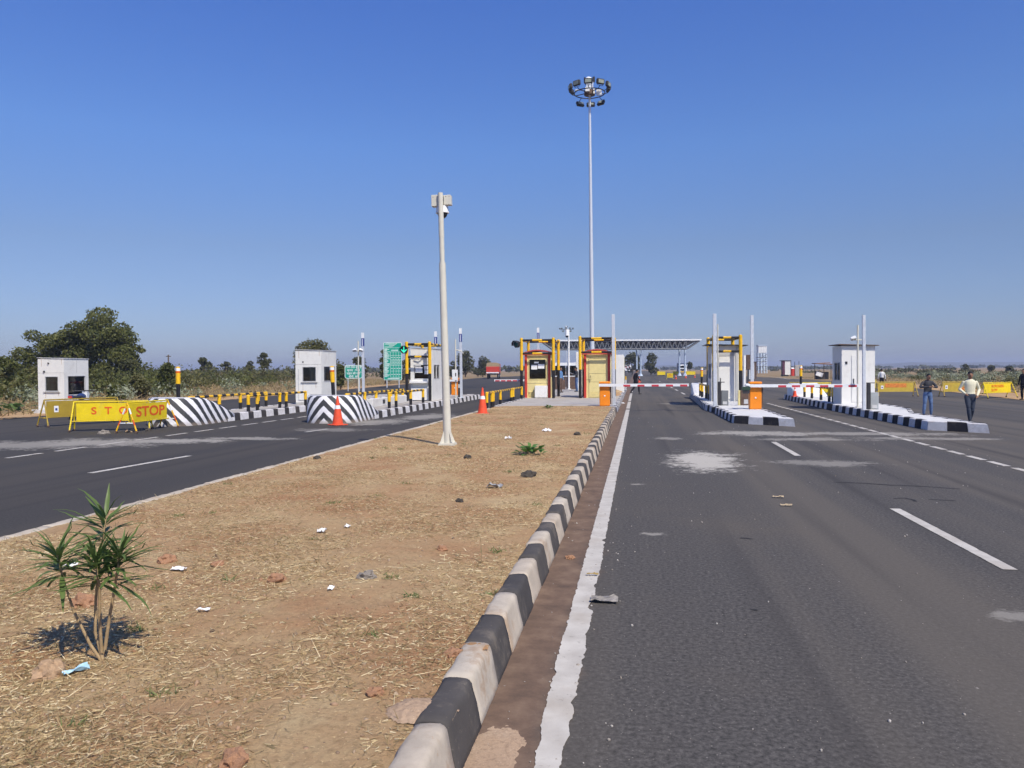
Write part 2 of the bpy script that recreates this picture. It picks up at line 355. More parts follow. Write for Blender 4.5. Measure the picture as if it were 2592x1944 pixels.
# soil of the median: real relief
def soil_z(x, y):
    n = mnoise.noise(Vector((x * .5, y * .5, 3))) * .03 + mnoise.noise(Vector((x * 2.3, y * 2.3, 7))) * .014 + mnoise.noise(Vector((x * 7, y * 7, 1))) * .010 + mnoise.noise(Vector((x * 17, y * 17, 5))) * .005
    e = min(1, max(0, (XK - .16 - x) / .5)) * min(1, max(0, (x - ML - .1) / .5))
    edge = min(1, max(0, (32.6 - y) / 1.2))
    return .195 + .015 * e + n * (.35 + .65 * e) * edge
mb = MB(); xs = np.arange(ML + .13, XK - .135, .0625); ys = [-2.0]
while ys[-1] < 32.7: ys.append(ys[-1] + max(.05, min(.18, .011 * max(1, ys[-1]))))
vg = [[mb.bm.verts.new((x, y, soil_z(x, y))) for x in xs] for y in ys]
for j in range(len(ys) - 1):
    for i in range(len(xs) - 1):
        f = mb.bm.faces.new((vg[j][i], vg[j][i + 1], vg[j + 1][i + 1], vg[j + 1][i])); f.smooth = True
struct(mb.build('median_soil', soil))

def kerb_mesh(n_, L, m, seed):
    # profile seen along the road, x to the road side; blunt worn shoulder, battered face
    prof = [(-.20, -.03), (-.20, .205), (-.188, .222), (-.165, .229), (-.12, .232), (-.082, .231), (-.064, .224), (-.052, .208), (-.046, .185), (-.030, .11), (-.012, .03), (0, -.03)]
    rg = []
    for k, (y, ins) in enumerate([(.002, .008), (.009, 0)] + [(.009 + (L - .018) * q / 7, 0) for q in range(1, 7)] + [(L - .009, 0), (L - .002, .008)]):
        ring = []
        for x, z in prof:
            q = (mnoise.noise(Vector((x * 9 + seed, y * 7, z * 9))) * .006 + mnoise.noise(Vector((x * 30 + seed, y * 26, z * 30))) * .004 - max(0, mnoise.noise(Vector((seed * 3 + x * 14, y * 13, z * 14))) - .35) * .05 * (1 if -.09 < x < -.04 else .25)) if z > 0 else 0
            ring.append((x + (q - ins) * (1 if x > -.1 else -1), y, z + (q * .8 - ins if z > .1 else 0)))
        rg.append(ring)
    return MB().loft(rg, 0, True, True).mesh(n_, m)
KW = [kerb_mesh('kerb_block', .5, kerb_w, q * 7.3) for q in range(5)]; KK = [kerb_mesh('kerb_block', .5, kerb_k, q * 5.1 + 40) for q in range(5)]; kw = KW[0]
km = bpy.data.objects.new('median_kerb', None); COL.objects.link(km); struct(km)
y0 = G(1266, 1734).y
for i in range(-6, 55):
    o = link('kerb_block', random.choice(KW if i % 2 else KK), km, (XK + random.uniform(-.008, .008), y0 + i * .5, random.uniform(-.008, .006)), (random.uniform(-.008, .008), 0, random.uniform(-.01, .01)))
kl = bpy.data.objects.new('far_side_kerb', None); COL.objects.link(kl); struct(kl)
for i in range(0, 54):
    link('kerb_block', kw, kl, (ML, 4.5 + i * .5, random.uniform(-.03, -.02)), (0, 0, PI))

# road markings
mk = bpy.data.objects.new('road_markings', None); COL.objects.link(mk); struct(mk)
def stripe(x0, y0_, x1, y1, w, rough=0, name='line'):
    n = max(1, int(abs(y1 - y0_) / (.02 if rough == 1 else .06))) if rough else 1
    d = Vector((x1 - x0, y1 - y0_, 0)).normalized(); s = Vector((d.y, -d.x, 0)); m_ = MB()
    rows = []
    for k in range(n + 1):
        c = Vector((x0, y0_, .005)).lerp(Vector((x1, y1, .005)), k / n)
        a, b = [(mnoise.noise(Vector((c.y * 3.1, q, 0))) * .016 + mnoise.noise(Vector((c.y * 9, q, 4))) * .016 + max(0, mnoise.noise(Vector((c.y * 4.2, q, 9))) - .45) * .14 + mnoise.noise(Vector((c.y * 27, q, 2))) * .009 + mnoise.noise(Vector((c.y * 60, q, 6))) * .006) * rough * max(.25, 1.35 - c.y / 11) for q in (1.5, 8.5)]
        wear = (max(0, 4.4 - c.y) * .02 + max(0, mnoise.noise(Vector((c.y * 5.5, 3, 3))) - .2) * .07 * max(0, 1.6 - c.y / 5)) * rough
        rows.append((m_.bm.verts.new(c - s * (w / 2 - abs(a) - wear)), m_.bm.verts.new(c + s * (w / 2 - b - max(0, 4.0 - c.y) * .012 * rough))))
    for p, q in zip(rows[:-1], rows[1:]): m_.bm.faces.new((p[0], p[1], q[1], q[0]))
    return m_.build(name, marking, mk)
stripe(-.40, 1.5, -.345, G(1590, 1037).y, .155, 1, 'edge_line'); stripe(-.345, G(1590, 1037).y + .9, -.34, 42, .155, .5, 'edge_line'); stripe(-.34, 43, -.32, 62, .15, 0, 'edge_line')
for y in (-1.7, 7.27, 16.2): stripe(3.12, y, 3.10 + .05 * (y > 10), y + 2.97, .12, .25, 'lane_dash')
for y in (54, 63, 72, 90, 108): stripe(3.2, y, 3.2, y + 4, .15, 0, 'lane_dash')
y = 12.0
while y < 40: stripe(6.33, y, 6.33, y + .72, .13, 0, 'short_dash'); y += .95
a = G(228, 1198); b = G(480, 1154); stripe(a.x, a.y, b.x, b.y, .13, .2, 'lane_dash'); a = G(773, 1094); b = G(830, 1086); stripe(a.x, a.y, b.x, b.y, .12, 0, 'lane_dash')
a = G(16, 1160); b = G(797, 1051); L = (b - a).length; k = 0
while k * 1.35 < L + 4:
    p, q = a.lerp(b, k * 1.35 / L), a.lerp(b, (k * 1.35 + .95) / L); stripe(p.x, p.y, q.x, q.y, .12, 0, 'short_dash'); k += 1
for i in range(7): a = G(1935 + i * 11, 951 + i * 1.4); stripe(a.x, a.y, a.x + .1, a.y + 6, .3, 0, 'short_dash')

tarm = P('tyre_black_on_asphalt', (.028, .026, .026), .9, var=.3, scale=3)
def skid(pts, w):
    m_ = MB(); q = [G(*p) for p in pts]; rows = []
    for i, c in enumerate(q):
        d = (q[min(i + 1, len(q) - 1)] - q[max(i - 1, 0)]).normalized(); n_ = Vector((d.y, -d.x, 0)) * w * .5 * (.4 + .6 * math.sin(PI * (i + .5) / len(q))); c = c + Vector((0, 0, .0025)); rows.append((m_.bm.verts.new(c - n_), m_.bm.verts.new(c + n_)))
    for a, b in zip(rows[:-1], rows[1:]): m_.bm.faces.new((a[0], a[1], b[1], b[0]))
    m_.build('skid_mark', tarm, mk)
skid([(2110, 1221), (2180, 1223), (2250, 1228), (2330, 1231), (2430, 1238)], .07); skid([(2262, 1262), (2290, 1261), (2310, 1265), (2318, 1270)], .06); skid([(2350, 1264), (2385, 1266), (2420, 1268)], .05)
skid([(1872, 1362), (1890, 1363), (1905, 1365)], .05); skid([(1902, 1544), (1910, 1544), (1918, 1546)], .035)
def inset(poly, d):
    n = len(poly); out = []
    for i in range(n):
        p0, p1, p2 = Vector(poly[i - 1]), Vector(poly[i]), Vector(poly[(i + 1) % n])
        a, b = (p1 - p0).normalized(), (p2 - p1).normalized(); na, nb = Vector((-a.y, a.x)), Vector((-b.y, b.x))
        bis = (na + nb); bis = bis / max(.3, bis.dot(na)); out.append(p1 + bis * d)
    return out
def island(name, poly, h, topm, skip=(), bk=None, share=.5, flip=0):
    bk = bk or ikerb_k
    r = bpy.data.objects.new(name, None); COL.objects.link(r); struct(r)
    A, B, Cc = [Vector(p) for p in poly], inset(poly, .03), inset(poly, .19)
    for i in range(len(poly)):
        if i in skip: continue
        j = (i + 1) % len(poly); n = max(1, round((A[j] - A[i]).length / .5))
        for k in range(n):
            off_ = (share - .5) / n * (1 if (k + i + flip) % 2 == 0 else -1); t0, t1 = (k + .012) / n + (-off_ if k else 0) * 0, (k + .988) / n
            if share != .5:
                blk = (k + i + flip) % 2 == 0; t0 = (k + (0 if blk else -(.5 - share) * 2) + .012) / n if k else t0; t1 = (k + (share * 2 if blk else 1) - .012) / n if k < n - 1 else t1
            dz = random.uniform(-.006, .006)
            ring = lambda t: [(*A[i].lerp(A[j], t), -.02), (*B[i].lerp(B[j], t), h - .02 + dz), (*B[i].lerp(B[j], t).lerp(Cc[i].lerp(Cc[j], t), .15), h + dz), (*Cc[i].lerp(Cc[j], t), h + dz), (*Cc[i].lerp(Cc[j], t), -.02)]
            MB().loft([ring(t0), ring(t1)], 0, True, False).build('kerb_block', bk if (k + i + flip) % 2 == 0 else ikerb_w, r)
    MB().prism([tuple(p) for p in inset(poly, .192)], -.02, h - .012).build('top_slab', topm, r)
    return r
island('traffic_island', [(3.0, 25.6), (4.6, 24.25), (4.72, 33), (4.75, 48.5), (3.15, 48.5), (2.8, 33.6), (2.97, 31.8)], .24, whitetop)
island('traffic_island', [(7.85, 23.2), (9.02, 22.15), (8.95, 27.5), (9.8, 30.5), (9.95, 36), (9.75, 46), (8.1, 46), (7.75, 34)], .25, whitetop, flip=1)
island('traffic_island', [(-15.55, 25.4), (-13.8, 25.4), (-13.8, 47), (-15.55, 47)], .25, concrete, (), ikerb_g, .38)
island('traffic_island', [(-10.9, 27.1), (-9.15, 27.1), (-9.15, 47), (-10.9, 47)], .25, concrete, (), ikerb_g, .42)
island('median_pavement', [(-5.95, 32.0), (-.72, 32.0), (-.72, 66), (-5.95, 66)], .215, concrete, (0,))
struct(sheet('dirt_shoulder', [(18.1, 20), (18.7, 38), (20.6, 52), (25.2, 90), (28, 90), (24.5, 50), (22, 36), (21, 20)], .004, soil))
struct(sheet('dirt_shoulder', [(-23.2, -6), (-23.1, 28), (-26.1, 70), (-28, 95), (-31, 95), (-29, 70), (-26, 28), (-27, -6)], .004, soil))

# ------------------------------------------------------------------ striped crash blocks at the island heads
def crash_block(label, cx, ytip, L, r, H, rz=0, bare=None):
    "rounded concrete nose, full height at the tip, running down to the island kerb"
    t = thing('crash_block', label, 'crash barrier', (cx, ytip, 0), rz, 'striped concrete noses of the islands')
    n = 14; per = [(-r, L)] + [(-r, r + (L - r) * (1 - k / 6)) for k in range(1, 6)] + [(-r * math.cos(PI * k / n), r - r * math.sin(PI * k / n)) for k in range(n + 1)] + [(r, r + (L - r) * k / 6) for k in range(1, 7)]
    topz = lambda y: H - .03 * math.cos(y) if y < r else H - (H - .27) * ((y - r) / (L - r)) ** 1.25
    m_ = MB(); uvl = m_.bm.loops.layers.uv.new('chev'); acc = [0]
    for p, q in zip(per[:-1], per[1:]): acc.append(acc[-1] + math.dist(p, q))
    mid = acc[len(acc) // 2]; lo = []; hi = []; shl = []; inn = []
    for (x, y), s_ in zip(per, acc):
        z = topz(y); k = .93
        lo.append((m_.bm.verts.new((x, y, -.02)), abs(s_ - mid), 0)); shl.append((m_.bm.verts.new((x * .985, r + (y - r) * .985 if y < r else y, z - .06)), abs(s_ - mid), z - .06))
        hi.append((m_.bm.verts.new((x * .93, r + (y - r) * .93 if y < r else y, z)), abs(s_ - mid), z + .02))
    def quad(a, b, c, d):
        f = m_.bm.faces.new([v[0] for v in (a, b, c, d)]); f.smooth = True
        for lp, v in zip(f.loops, (a, b, c, d)): lp[uvl].uv = (v[1], v[2])
    for A_, B_ in ((lo, shl), (shl, hi)):
        for i in range(len(per) - 1): quad(A_[i], A_[i + 1], B_[i + 1], B_[i])
    for i in range(len(per) // 2):
        j = len(per) - 1 - i
        if j - i > 1: quad(hi[i], hi[i + 1], hi[j - 1], hi[j]) if j - 1 != i + 1 else None
    f = m_.bm.faces.new([lo[0][0], shl[0][0], hi[0][0], hi[-1][0], shl[-1][0], lo[-1][0]])
    o = m_.build('body', [bare or chev], t); return t
crash_block('black and white chevron concrete nose behind the STOP barricades', -14.68, 22.9, 3.0, .87, .90)
crash_block('black and white chevron concrete nose with a traffic cone in front', -10.03, 24.6, 3.0, .87, .92)
crash_block('rounded white concrete nose at the far end of the island with the white door kiosk', 3.95, 48.4, 3.0, .78, .9, PI, white)
crash_block('rounded white concrete nose seen beyond the yellow posts under the right boom', 8.95, 46, 3.2, .8, .9, PI, white)

# ------------------------------------------------------------------ guard rails and marker posts
def rail(label, x, ys_, z0, h=.6, x2=None, cont=None):
    t = thing('guard_rail', label, 'guard rail', (x, ys_[0], z0), 0, 'yellow and black pipe rails on the islands'); y_ = ys_[0]
    x2 = x if x2 is None else x2
    for yy in ys_:
        u = (yy - ys_[0]) / max(.01, ys_[-1] - ys_[0]); xx = (x2 - x) * u
        m_ = MB(); m_.cyl((xx, yy - y_, -.02), (xx, yy - y_, h * .42), .062, mi=1); m_.cyl((xx, yy - y_, h * .42), (xx, yy - y_, h - .03), .063, mi=0)
        m_.sph((xx, yy - y_, h - .03), (.063, .063, .05), 0); m_.build('post', [yellow, black], t)
    MB().bands((0, -.0, h - .03), (x2 - x, ys_[-1] - y_, h - .03), .045, .3).build('pipe', [yellow, black], t)
    return t
rail('pipe rail on the island of the white kiosk, road side, with five posts', -14.02, [27.3, 28.0, 29.9, 30.5, 32.4], .24)
rail('pipe rail on the island of the white kiosk, its outer far side row', -15.33, [25.6, 27.6, 29.2, 30.7, 31.4], .24)
rail('pipe rail in front of the kiosk with the lit green arrow, road side row', -9.5, [29.9, 30.8, 32.9, 34.9], .24, .62)
rail('pipe rail leading to the kiosk with the lit green arrow, outer row', -10.6, [28.2, 30.2, 31.6, 33.6, 35.4], .24, .62)
rail('pipe rail along the edge of the median beside the red traffic cone', -5.88, [31.2, 32.3, 32.65, 34.4, 37.5, 38.1, 41.0], .1, .72)
rail('pipe rail on the far side of the white door kiosk on its island', 3.42, [38.6, 40.3, 42.6, 44], .23, .68)
rail('pipe rail standing before the grey kiosk on the right hand island', 8.25, [35.4, 36.2, 38, 40.2, 42.2], .24, .62, 8.45)
rail('pipe rail on the outer side of the right hand island beyond the boom', 9.4, [36.6, 37.8, 39.5], .24, .62)
def bollard(label, loc, h=1.02, tilt=0):
    t = thing('marker_post', label, 'marker post', loc, 0, 'yellow topped marker posts on the island noses'); t.rotation_euler = (0, tilt, 0)
    MB().cyl((0, 0, -.05), (0, 0, h * .45), .062).build('base', black, t)
    MB().cyl((0, 0, h * .45), (0, 0, h * .97), .075).sph((0, 0, h * .97), (.075, .075, .03)).build('sleeve', yellow, t)
    MB().cyl((0, 0, h * .80), (0, 0, h * .85), .077).build('band', letter, t); MB().cyl((0, 0, h * .86), (0, 0, h * .95), .077).build('reflector', plasticw, t)
    return t
bollard('marker post on the chevron nose behind the STOP barricades', (-14.7, 23.9, .86))
bollard('marker post with orange top leaning on the chevron nose behind the cone', (-10.0, 25.4, .88), 1.0, R(-3))
bollard('marker post left of the white door kiosk at its far nose', (GD(1773, 47).x, 47.2, .82), .95)
bollard('marker post beyond the right boom with the far road behind it', (8.7, 44.4, .8), 1.05)

# ------------------------------------------------------------------ kiosks
def wall(m_, ax, fixed, th, a0, a1, z0, z1, ops, mi=0):
    "wall slab along x or y with rectangular openings"
    def b(p, q, r_, s_):
        if q - p > .002 and s_ - r_ > .002:
            (m_.bx(p, q, fixed, fixed + th, r_, s_, mi) if ax == 'x' else m_.bx(fixed, fixed + th, p, q, r_, s_, mi))
    cur = a0
    for (p, q, r_, s_) in sorted(ops):
        b(cur, p, z0, z1); b(p, q, z0, r_); b(p, q, s_, z1); cur = q
    b(cur, a1, z0, z1)
def kiosk(name, label, loc, w, d, h, wm, fwin=None, rwin=None, lwin=None, door=None, roof=None, rz=0, roofm=greyw, cat='toll booth', over=.025, gl=pane, tilt=.03, mull=True, bwin=None):
    t = thing(name, label, cat, loc, rz); th = .06
    m_ = MB(); wall(m_, 'x', 0, th, -w / 2, w / 2, 0, h, fwin or []); m_.build('wall', wm, t)
    m_ = MB(); wall(m_, 'x', d - th, th, -w / 2, w / 2, 0, h, bwin or []); m_.build('wall', wm, t)
    m_ = MB(); wall(m_, 'y', w / 2 - th, th, th + .001, d - th - .001, 0, h, rwin or []); m_.build('wall', wm, t)
    m_ = MB(); wall(m_, 'y', -w / 2, th, th + .001, d - th - .001, 0, h, lwin or []); m_.build('wall', wm, t)
    MB().bx(-w / 2 + th, w / 2 - th, th, d - th, .01, .04).build('floor', greyw, t)
    if roof == 'flat':
        m_ = MB(); m_.box((0, d / 2, h + .032), (w + 2 * over, d + 2 * over, .03), 0, Matrix.Rotation(tilt, 4, 'Y')); m_.build('roof', roofm, t)
    for ops, ax, fx in ((fwin, 'x', 0), (rwin, 'y', w / 2 - th), (lwin, 'y', -w / 2)):
        for (p, q, r_, s_) in ops or []:
            f = MB(); e = .025; out = .012
            if ax == 'x':
                for a_ in ((p, p + e, r_, s_), (q - e, q, r_, s_), (p + e, q - e, r_, r_ + e), (p + e, q - e, s_ - e, s_)): f.bx(a_[0], a_[1], fx - out, fx + th, a_[2], a_[3])
                fr = f.build('window', greyw if wm != cream else cream, t); MB().bx(p + e, q - e, fx + .02, fx + .026, r_ + e, s_ - e).build('pane', gl, fr)
            else:
                for a_ in ((p, p + e, r_, s_), (q - e, q, r_, s_), (p + e, q - e, r_, r_ + e), (p + e, q - e, s_ - e, s_)) + ((((p + q) / 2 - .015, (p + q) / 2 + .015, r_ + e, s_ - e),) if mull else ()): f.bx(fx - out, fx + th + out, a_[0], a_[1], a_[2], a_[3])
                fr = f.build('window', greyw, t); MB().bx(fx + .02, fx + .026, p + e, q - e, r_ + e, s_ - e).build('pane', gl, fr)
    if door:
        x0, x1, z1 = door; dm = MB().bx(x0, x1, -.022, -.001, .09, z1, 0, .006).build('door', wm, t)
        MB().bx(x0 + .06, x0 + .09, -.05, -.022, z1 * .42, z1 * .52).bx(x0 - .04, x0 + .12, -.034, -.022, z1 * .40, z1 * .41).build('handle', dark, dm)
    return t
# far left white kiosk
pA = G(97, 1046)
kA = kiosk('toll_booth', 'low white kiosk at far left in front of the big tree', (pA.x + .62, pA.y, .0), 1.22, 1.5, 2.28, wallw,
           [(-.28, .34, .92, 1.55)], [(.2, 1.3, .75, 1.57)], [(.3, 1.2, .8, 1.55)], None, 'flat', mull=False, bwin=[(-.4, .4, .9, 1.6)])  # unseen left and back openings added to let light into the interior
MB().bx(-.78, .72, -.18, -.002, .0, .16).build('step', whitetop, kA)
MB().bx(-.1, .12, .6, .64, .5, 1.2).build('curtain', P('green_curtain', (.12, .35, .22), .8), kA)
MB().cyl((-.1, -.05, 2.1), (-.1, 0, 2.1), .03).build('vent', dark, kA); MB().cyl((-.3, -.05, 1.75), (-.3, 0, 1.75), .035).build('vent', dark, kA)
# white kiosk on the left island
pB = G(750, 1023, .25)
kB = kiosk('toll_booth', 'white kiosk with square window on the left island behind the chevron noses', (pB.x + .58, pB.y, .24), 1.2, 1.75, 2.36, wallw,
           [(-.28, .36, 1.0, 1.66)], [(.25, 1.6, 1.0, 1.68)], [(.3, 1.5, 1.0, 1.66)], None, 'flat', mull=False, bwin=[(-.4, .4, 1.0, 1.66)])  # left and back openings, out of view, added to brighten the inside
MB().tube([(-.45, -.015, 1.55), (-.45, -.015, .2), (-.05, -.015, .2)], .012, 6).build('conduit', greyw, kB)
MB().bx(-.27, -.22, -.02, 0, 1.84, 1.9).build('vent', dark, kB)
seam = P('grey_seam', (.42, .41, .39), .6); streak = P('rust_streak', (.50, .40, .30), .7, var=.2, scale=9)
for kk_, w_, d_, h_ in ((kA, 1.22, 1.5, 2.28), (kB, 1.2, 1.75, 2.36)):
    MB().bx(-w_ / 2 - .004, w_ / 2 + .004, -.005, -.0005, .0, .09).build('skirting', seam, kk_); MB().bx(-w_ / 2 + .002, w_ / 2 - .002, -.004, -.0006, h_ * .74, h_ * .746).build('panel_joint', seam, kk_)
    MB().bx(w_ / 2 + .0005, w_ / 2 + .005, .02, d_ - .02, .0, .09).build('skirting', seam, kk_); MB().bx(w_ / 2 + .0005, w_ / 2 + .004, d_ * .5, d_ * .5 + .012, h_ * .74, h_ - .02).build('panel_joint', seam, kk_)
    for x_, z_, l_ in ((-.27, .97, .34), (.33, .97, .25), (-.45, h_ - .02, .3), (.5, h_ - .02, .22)): MB().bx(x_, x_ + .018, -.003, -.0007, z_ - l_, z_).build('stain', streak, kk_)
    MB().bx(-.34, .42, -.05, -.0008, .955 if kk_ is kB else .875, .985 if kk_ is kB else .905).build('sill', seam, kk_)
# kiosk with the lit arrow
Y2 = 36.9
kC = kiosk('toll_booth', 'pale kiosk with paper notices in its window under a yellow pipe frame', (-10.25, Y2 + .45, .24), 1.06, 2.1, 2.5, wallw,
           [(-.36, .42, 1.05, 1.75)], [(.35, 1.5, 1.05, 1.75)], None, None, 'flat', gl=paned)
for (a_, b_, c_, d_) in ((-.30, .06, 1.36, 1.62), (-.32, -.02, 1.66, 1.72), (.14, .36, 1.5, 1.68), (.16, .36, 1.28, 1.47)): MB().bx(a_, b_, .006, .012, c_, d_).build('notice', paper, kC)
MB().bx(-.5, .42, -.34, -.002, .86, .94).build('counter', white, kC)
MB().tube([(-.35, -.05, 2.0), (-.05, -.12, 2.02), (.1, -.05, 2.1), (.3, -.06, 2.03)], .025, 8).build('cable', greyw, kC)
MB().bx(-.42, .38, -.3, -.05, .04, .6).build('lower_panel', white, kC)
# right kiosks
kD = kiosk('toll_booth', 'white kiosk with a tall white door inside a yellow and black frame', (GD(1836, 36.8).x, 37.3, .23), 1.34, 2.0, 2.52, wallw,
           None, None, [(.3, 1.5, 1.0, 1.7)], (-.35, .33, 2.02), 'flat', over=.24, roofm=dark)
MB().bx(.40, .50, -.03, -.002, .02, 2.45).bx(-.37, .36, -.03, -.002, 2.06, 2.2).build('panel_joint', greyw, kD)
kE = kiosk('toll_booth', 'pale grey white kiosk with bolted door and flat tin roof on the rightmost island', (GD(2167, 32.9).x - .12, 33.9, .24), 1.27, 1.55, 2.36, wallw,
           None, None, [(.25, 1.2, .95, 1.7)], (-.26, .28, 1.98), 'flat', over=.13, roofm=brown, tilt=.035)
MB().bx(-.5, -.42, -.02, -.002, 1.62, 1.72).build('vent', dark, kE); MB().bx(-.05, .02, -.02, -.002, 2.15, 2.21).build('vent', dark, kE)

# red and cream booths on the median
def red_booth(label, xc, yb, z0, front):
    t = thing('toll_booth', label, 'toll booth', (xc, yb, z0)); w, d, h = 1.34, 2.0, 2.38; th = .06
    m_ = MB()
    op = [(-.46, .46, 1.0, 2.06)] if front == 'window' else []
    wall(m_, 'x', 0, th, -w / 2 + .09, w / 2 - .09, .0, h, op); m_.build('wall', cream, t)
    m_ = MB(); wall(m_, 'x', d - th, th, -w / 2 + .09, w / 2 - .09, 0, h, []); m_.build('wall', cream, t)
    for s_ in (-1, 1):
        m_ = MB(); wall(m_, 'y', s_ * (w / 2 - .03) - .03, .06, .1, d - .1, 0, h, [(.4, 1.5, 1.1, 2.0)]); ww = m_.build('wall', cream, t)
        MB().bx(s_ * (w / 2 - .03) - .004, s_ * (w / 2 - .03) + .004, .4, 1.5, 1.1, 2.0).build('pane', pane, ww)
        for yy in (0, d): MB().box((s_ * (w / 2 - .045), yy, h / 2), (.13, .13, h), 0, None, .02).build('corner_post', redpaint, t)
    # curved red roof
    rg = []
    for k in range(9):
        x = -w / 2 - .12 + (w + .24) * k / 8; z = h + .02 + .17 * (1 - ((k - 4) / 4) ** 2); rg.append((x, z))
    pts = rg + [(x, z - .03 - .05 * (1 - ((k - 4) / 4) ** 2)) for k, (x, z) in list(enumerate(rg))[::-1]]
    MB().loft([[(x, -.12, z) for x, z in pts], [(x, d + .12, z) for x, z in pts]], 0, True, False).build('roof', redroof, t)
    MB().bx(-w / 2 - .12, w / 2 + .12, -.115, -.09, h - .1, h + .02).build('fascia', redroof, t)
    lv = lambda x0, x1: [MB().box(((x0 + x1) / 2, -.012, .10 + k * .055), (x1 - x0, .03, .03), 0, Matrix.Rotation(.5, 4, 'X')).build('louvre', cream, t) for k in range(5)]
    if front == 'window':
        f = MB()
        for a_ in ((-.48, -.44, .98, 2.08), (.44, .48, .98, 2.08), (-.44, .44, .98, 1.015), (-.44, .44, 2.04, 2.08)): f.bx(a_[0], a_[1], -.02, .06, a_[2], a_[3])
        fr = f.build('window', cream, t); MB().bx(-.44, .44, .02, .026, 1.015, 2.04).build('pane', paned, fr)
        for (a_, b_, c_, d_) in ((-.34, -.02, 1.52, 1.76), (.02, .36, 1.56, 1.80), (-.18, .06, 1.84, 1.92)): MB().bx(a_, b_, .006, .012, c_, d_).build('notice', paper, t)
        MB().bx(-.45, .45, .55, .9, .72, .78).bx(-.1, .12, .6, .8, .78, 1.3).build('desk', greyw, t)
        MB().bx(-.12, .54, -.30, -.03, .03, .66, 0, .01).build('cabinet', white, t)
        MB().bx(-.57, .57, -.008, -.0005, .78, .79).build('panel_joint', brown, t); lv(-.5, -.15)
    else:
        dr = MB().bx(-.42, .46, -.02, -.001, .03, 2.05, 0, .005).build('door', cream, t)
        MB().bx(-.41, .45, -.026, -.0205, 1.28, 1.29).bx(-.41, .45, -.026, -.0205, .84, .85).bx(-.435, -.425, -.01, -.0005, .02, 2.06).bx(-.43, .47, -.012, -.0008, 2.055, 2.075).build('door_joint', brown, dr)
        MB().bx(-.36, -.335, -.05, -.021, 1.08, 1.18).bx(-.38, -.36, -.045, -.021, .84, .96).bx(-.56, -.28, -.03, -.021, .975, .985).build('handle', dark, dr); lv(-.36, .4)
    MB().bx(w / 2 + .06, w / 2 + .1, -.05, -.02, .0, 2.2).build('conduit', white, t) if front != 'window' else None
    return t
YM = 42.0
red_booth('red roofed cream booth with a dark window and papers on the median', -5.16, YM, .2, 'window')
red_booth('red roofed cream booth with a closed door behind the orange barrier cabinet', -2.02, YM, .2, 'door')

def frame(label, xl, xr, yf, yb, z0, h, mid, step=.32):
    t = thing('pipe_gantry', label, 'pipe frame', ((xl + xr) / 2, yf, z0), 0, 'yellow and black pipe frames round the booths'); w = (xr - xl) / 2; d = yb - yf
    for x in (-w, w):
        for yy in (0, d):
            m_ = MB(); m_.cyl((x, yy, -.02), (x, yy, h * .47), .078, mi=1); m_.cyl((x, yy, h * .47), (x, yy, h), .082, mi=0); m_.sph((x, yy, h), (.082, .082, .05), 0); m_.build('post', [yellow, black], t)
    for (p, q) in (((-w, 0, h - .08), (w, 0, h - .08)), ((-w, d, h - .08), (w, d, h - .08)), ((-w, 0, h - .08), (-w, d, h - .08)), ((w, 0, h - .08), (w, d, h - .08)), ((-w, 0, mid), (w, 0, mid))):
        p, q = Vector(p), Vector(q); dd = (q - p).normalized() * .07
        MB().bands(p + dd, q - dd, .052, (q - p).length / 3 if step is None else step, (1, 0)).build('rail', [yellow, black], t)
    return t
frame('pipe frame round the red roofed booth with the dark window', -5.97, -4.28, YM - .35, YM + 2.4, .2, 3.14, 2.36, None)
frame('pipe frame round the red roofed booth with the closed door', -2.88, -1.17, YM - .35, YM + 2.4, .2, 3.2, 2.4, None)
frame('pipe frame carrying the lit green arrow signal', -10.85, -9.72, Y2 + .05, Y2 + 2.9, .24, 2.80, 2.12)
frame('pipe frame round the white door kiosk on the right', kD.location.x - .60, kD.location.x + .56, 36.9, 39.8, .23, 2.95, 2.25)

def lane_signal(label, loc, lit, rz):
    t = thing('lane_signal', label, 'signal light', loc, rz, 'lane signals hung on the pipe frames')
    oc = [(.2 * math.cos(PI / 8 + k * PI / 4), .2 * math.sin(PI / 8 + k * PI / 4)) for k in range(8)]
    MB().loft([[(x, -.06, z) for x, z in oc], [(x * .9, .08, z * .9) for x, z in oc]], 0, True, False).build('housing', dark, t)
    m_ = MB(); m_.loft([[(x * 1.04, -.22, z * 1.04) for x, z in oc[:5]], [(x * 1.04, -.06, z * 1.04) for x, z in oc[:5]]], 0, False, False, False); m_.build('visor', dark, t)
    if lit:
        a_ = MB()
        for p, q in (((0, .13), (0, -.12)), ((0, -.12), (-.12, .0)), ((0, -.12), (.12, .0))): 
            dv = Vector((q[0] - p[0], 0, q[1] - p[1])); a_.box(((p[0] + q[0]) / 2, -.066, (p[1] + q[1]) / 2), (.045, .008, dv.length + .03), 0, Matrix.Rotation(math.atan2(dv.x, dv.z), 4, 'Y'))
        a_.build('arrow', lit_green, t)
    else: MB().sph((0, -.06, 0), (.13, .03, .13)).build('lens', P('dark_green_lens', (.01, .06, .05), .2), t)
    MB().cyl((.1, .02, .1), (.26, .02, .1), .02).build('bracket', dark, t)
    return t
lane_signal('octagonal lane signal with a lit green down arrow', (-10.95, Y2 - .05, 2.70), True, R(8))
lane_signal('dark unlit lane signal on the left corner of the red booth frame', (-6.2, YM - .4, 3.05), False, R(-38))

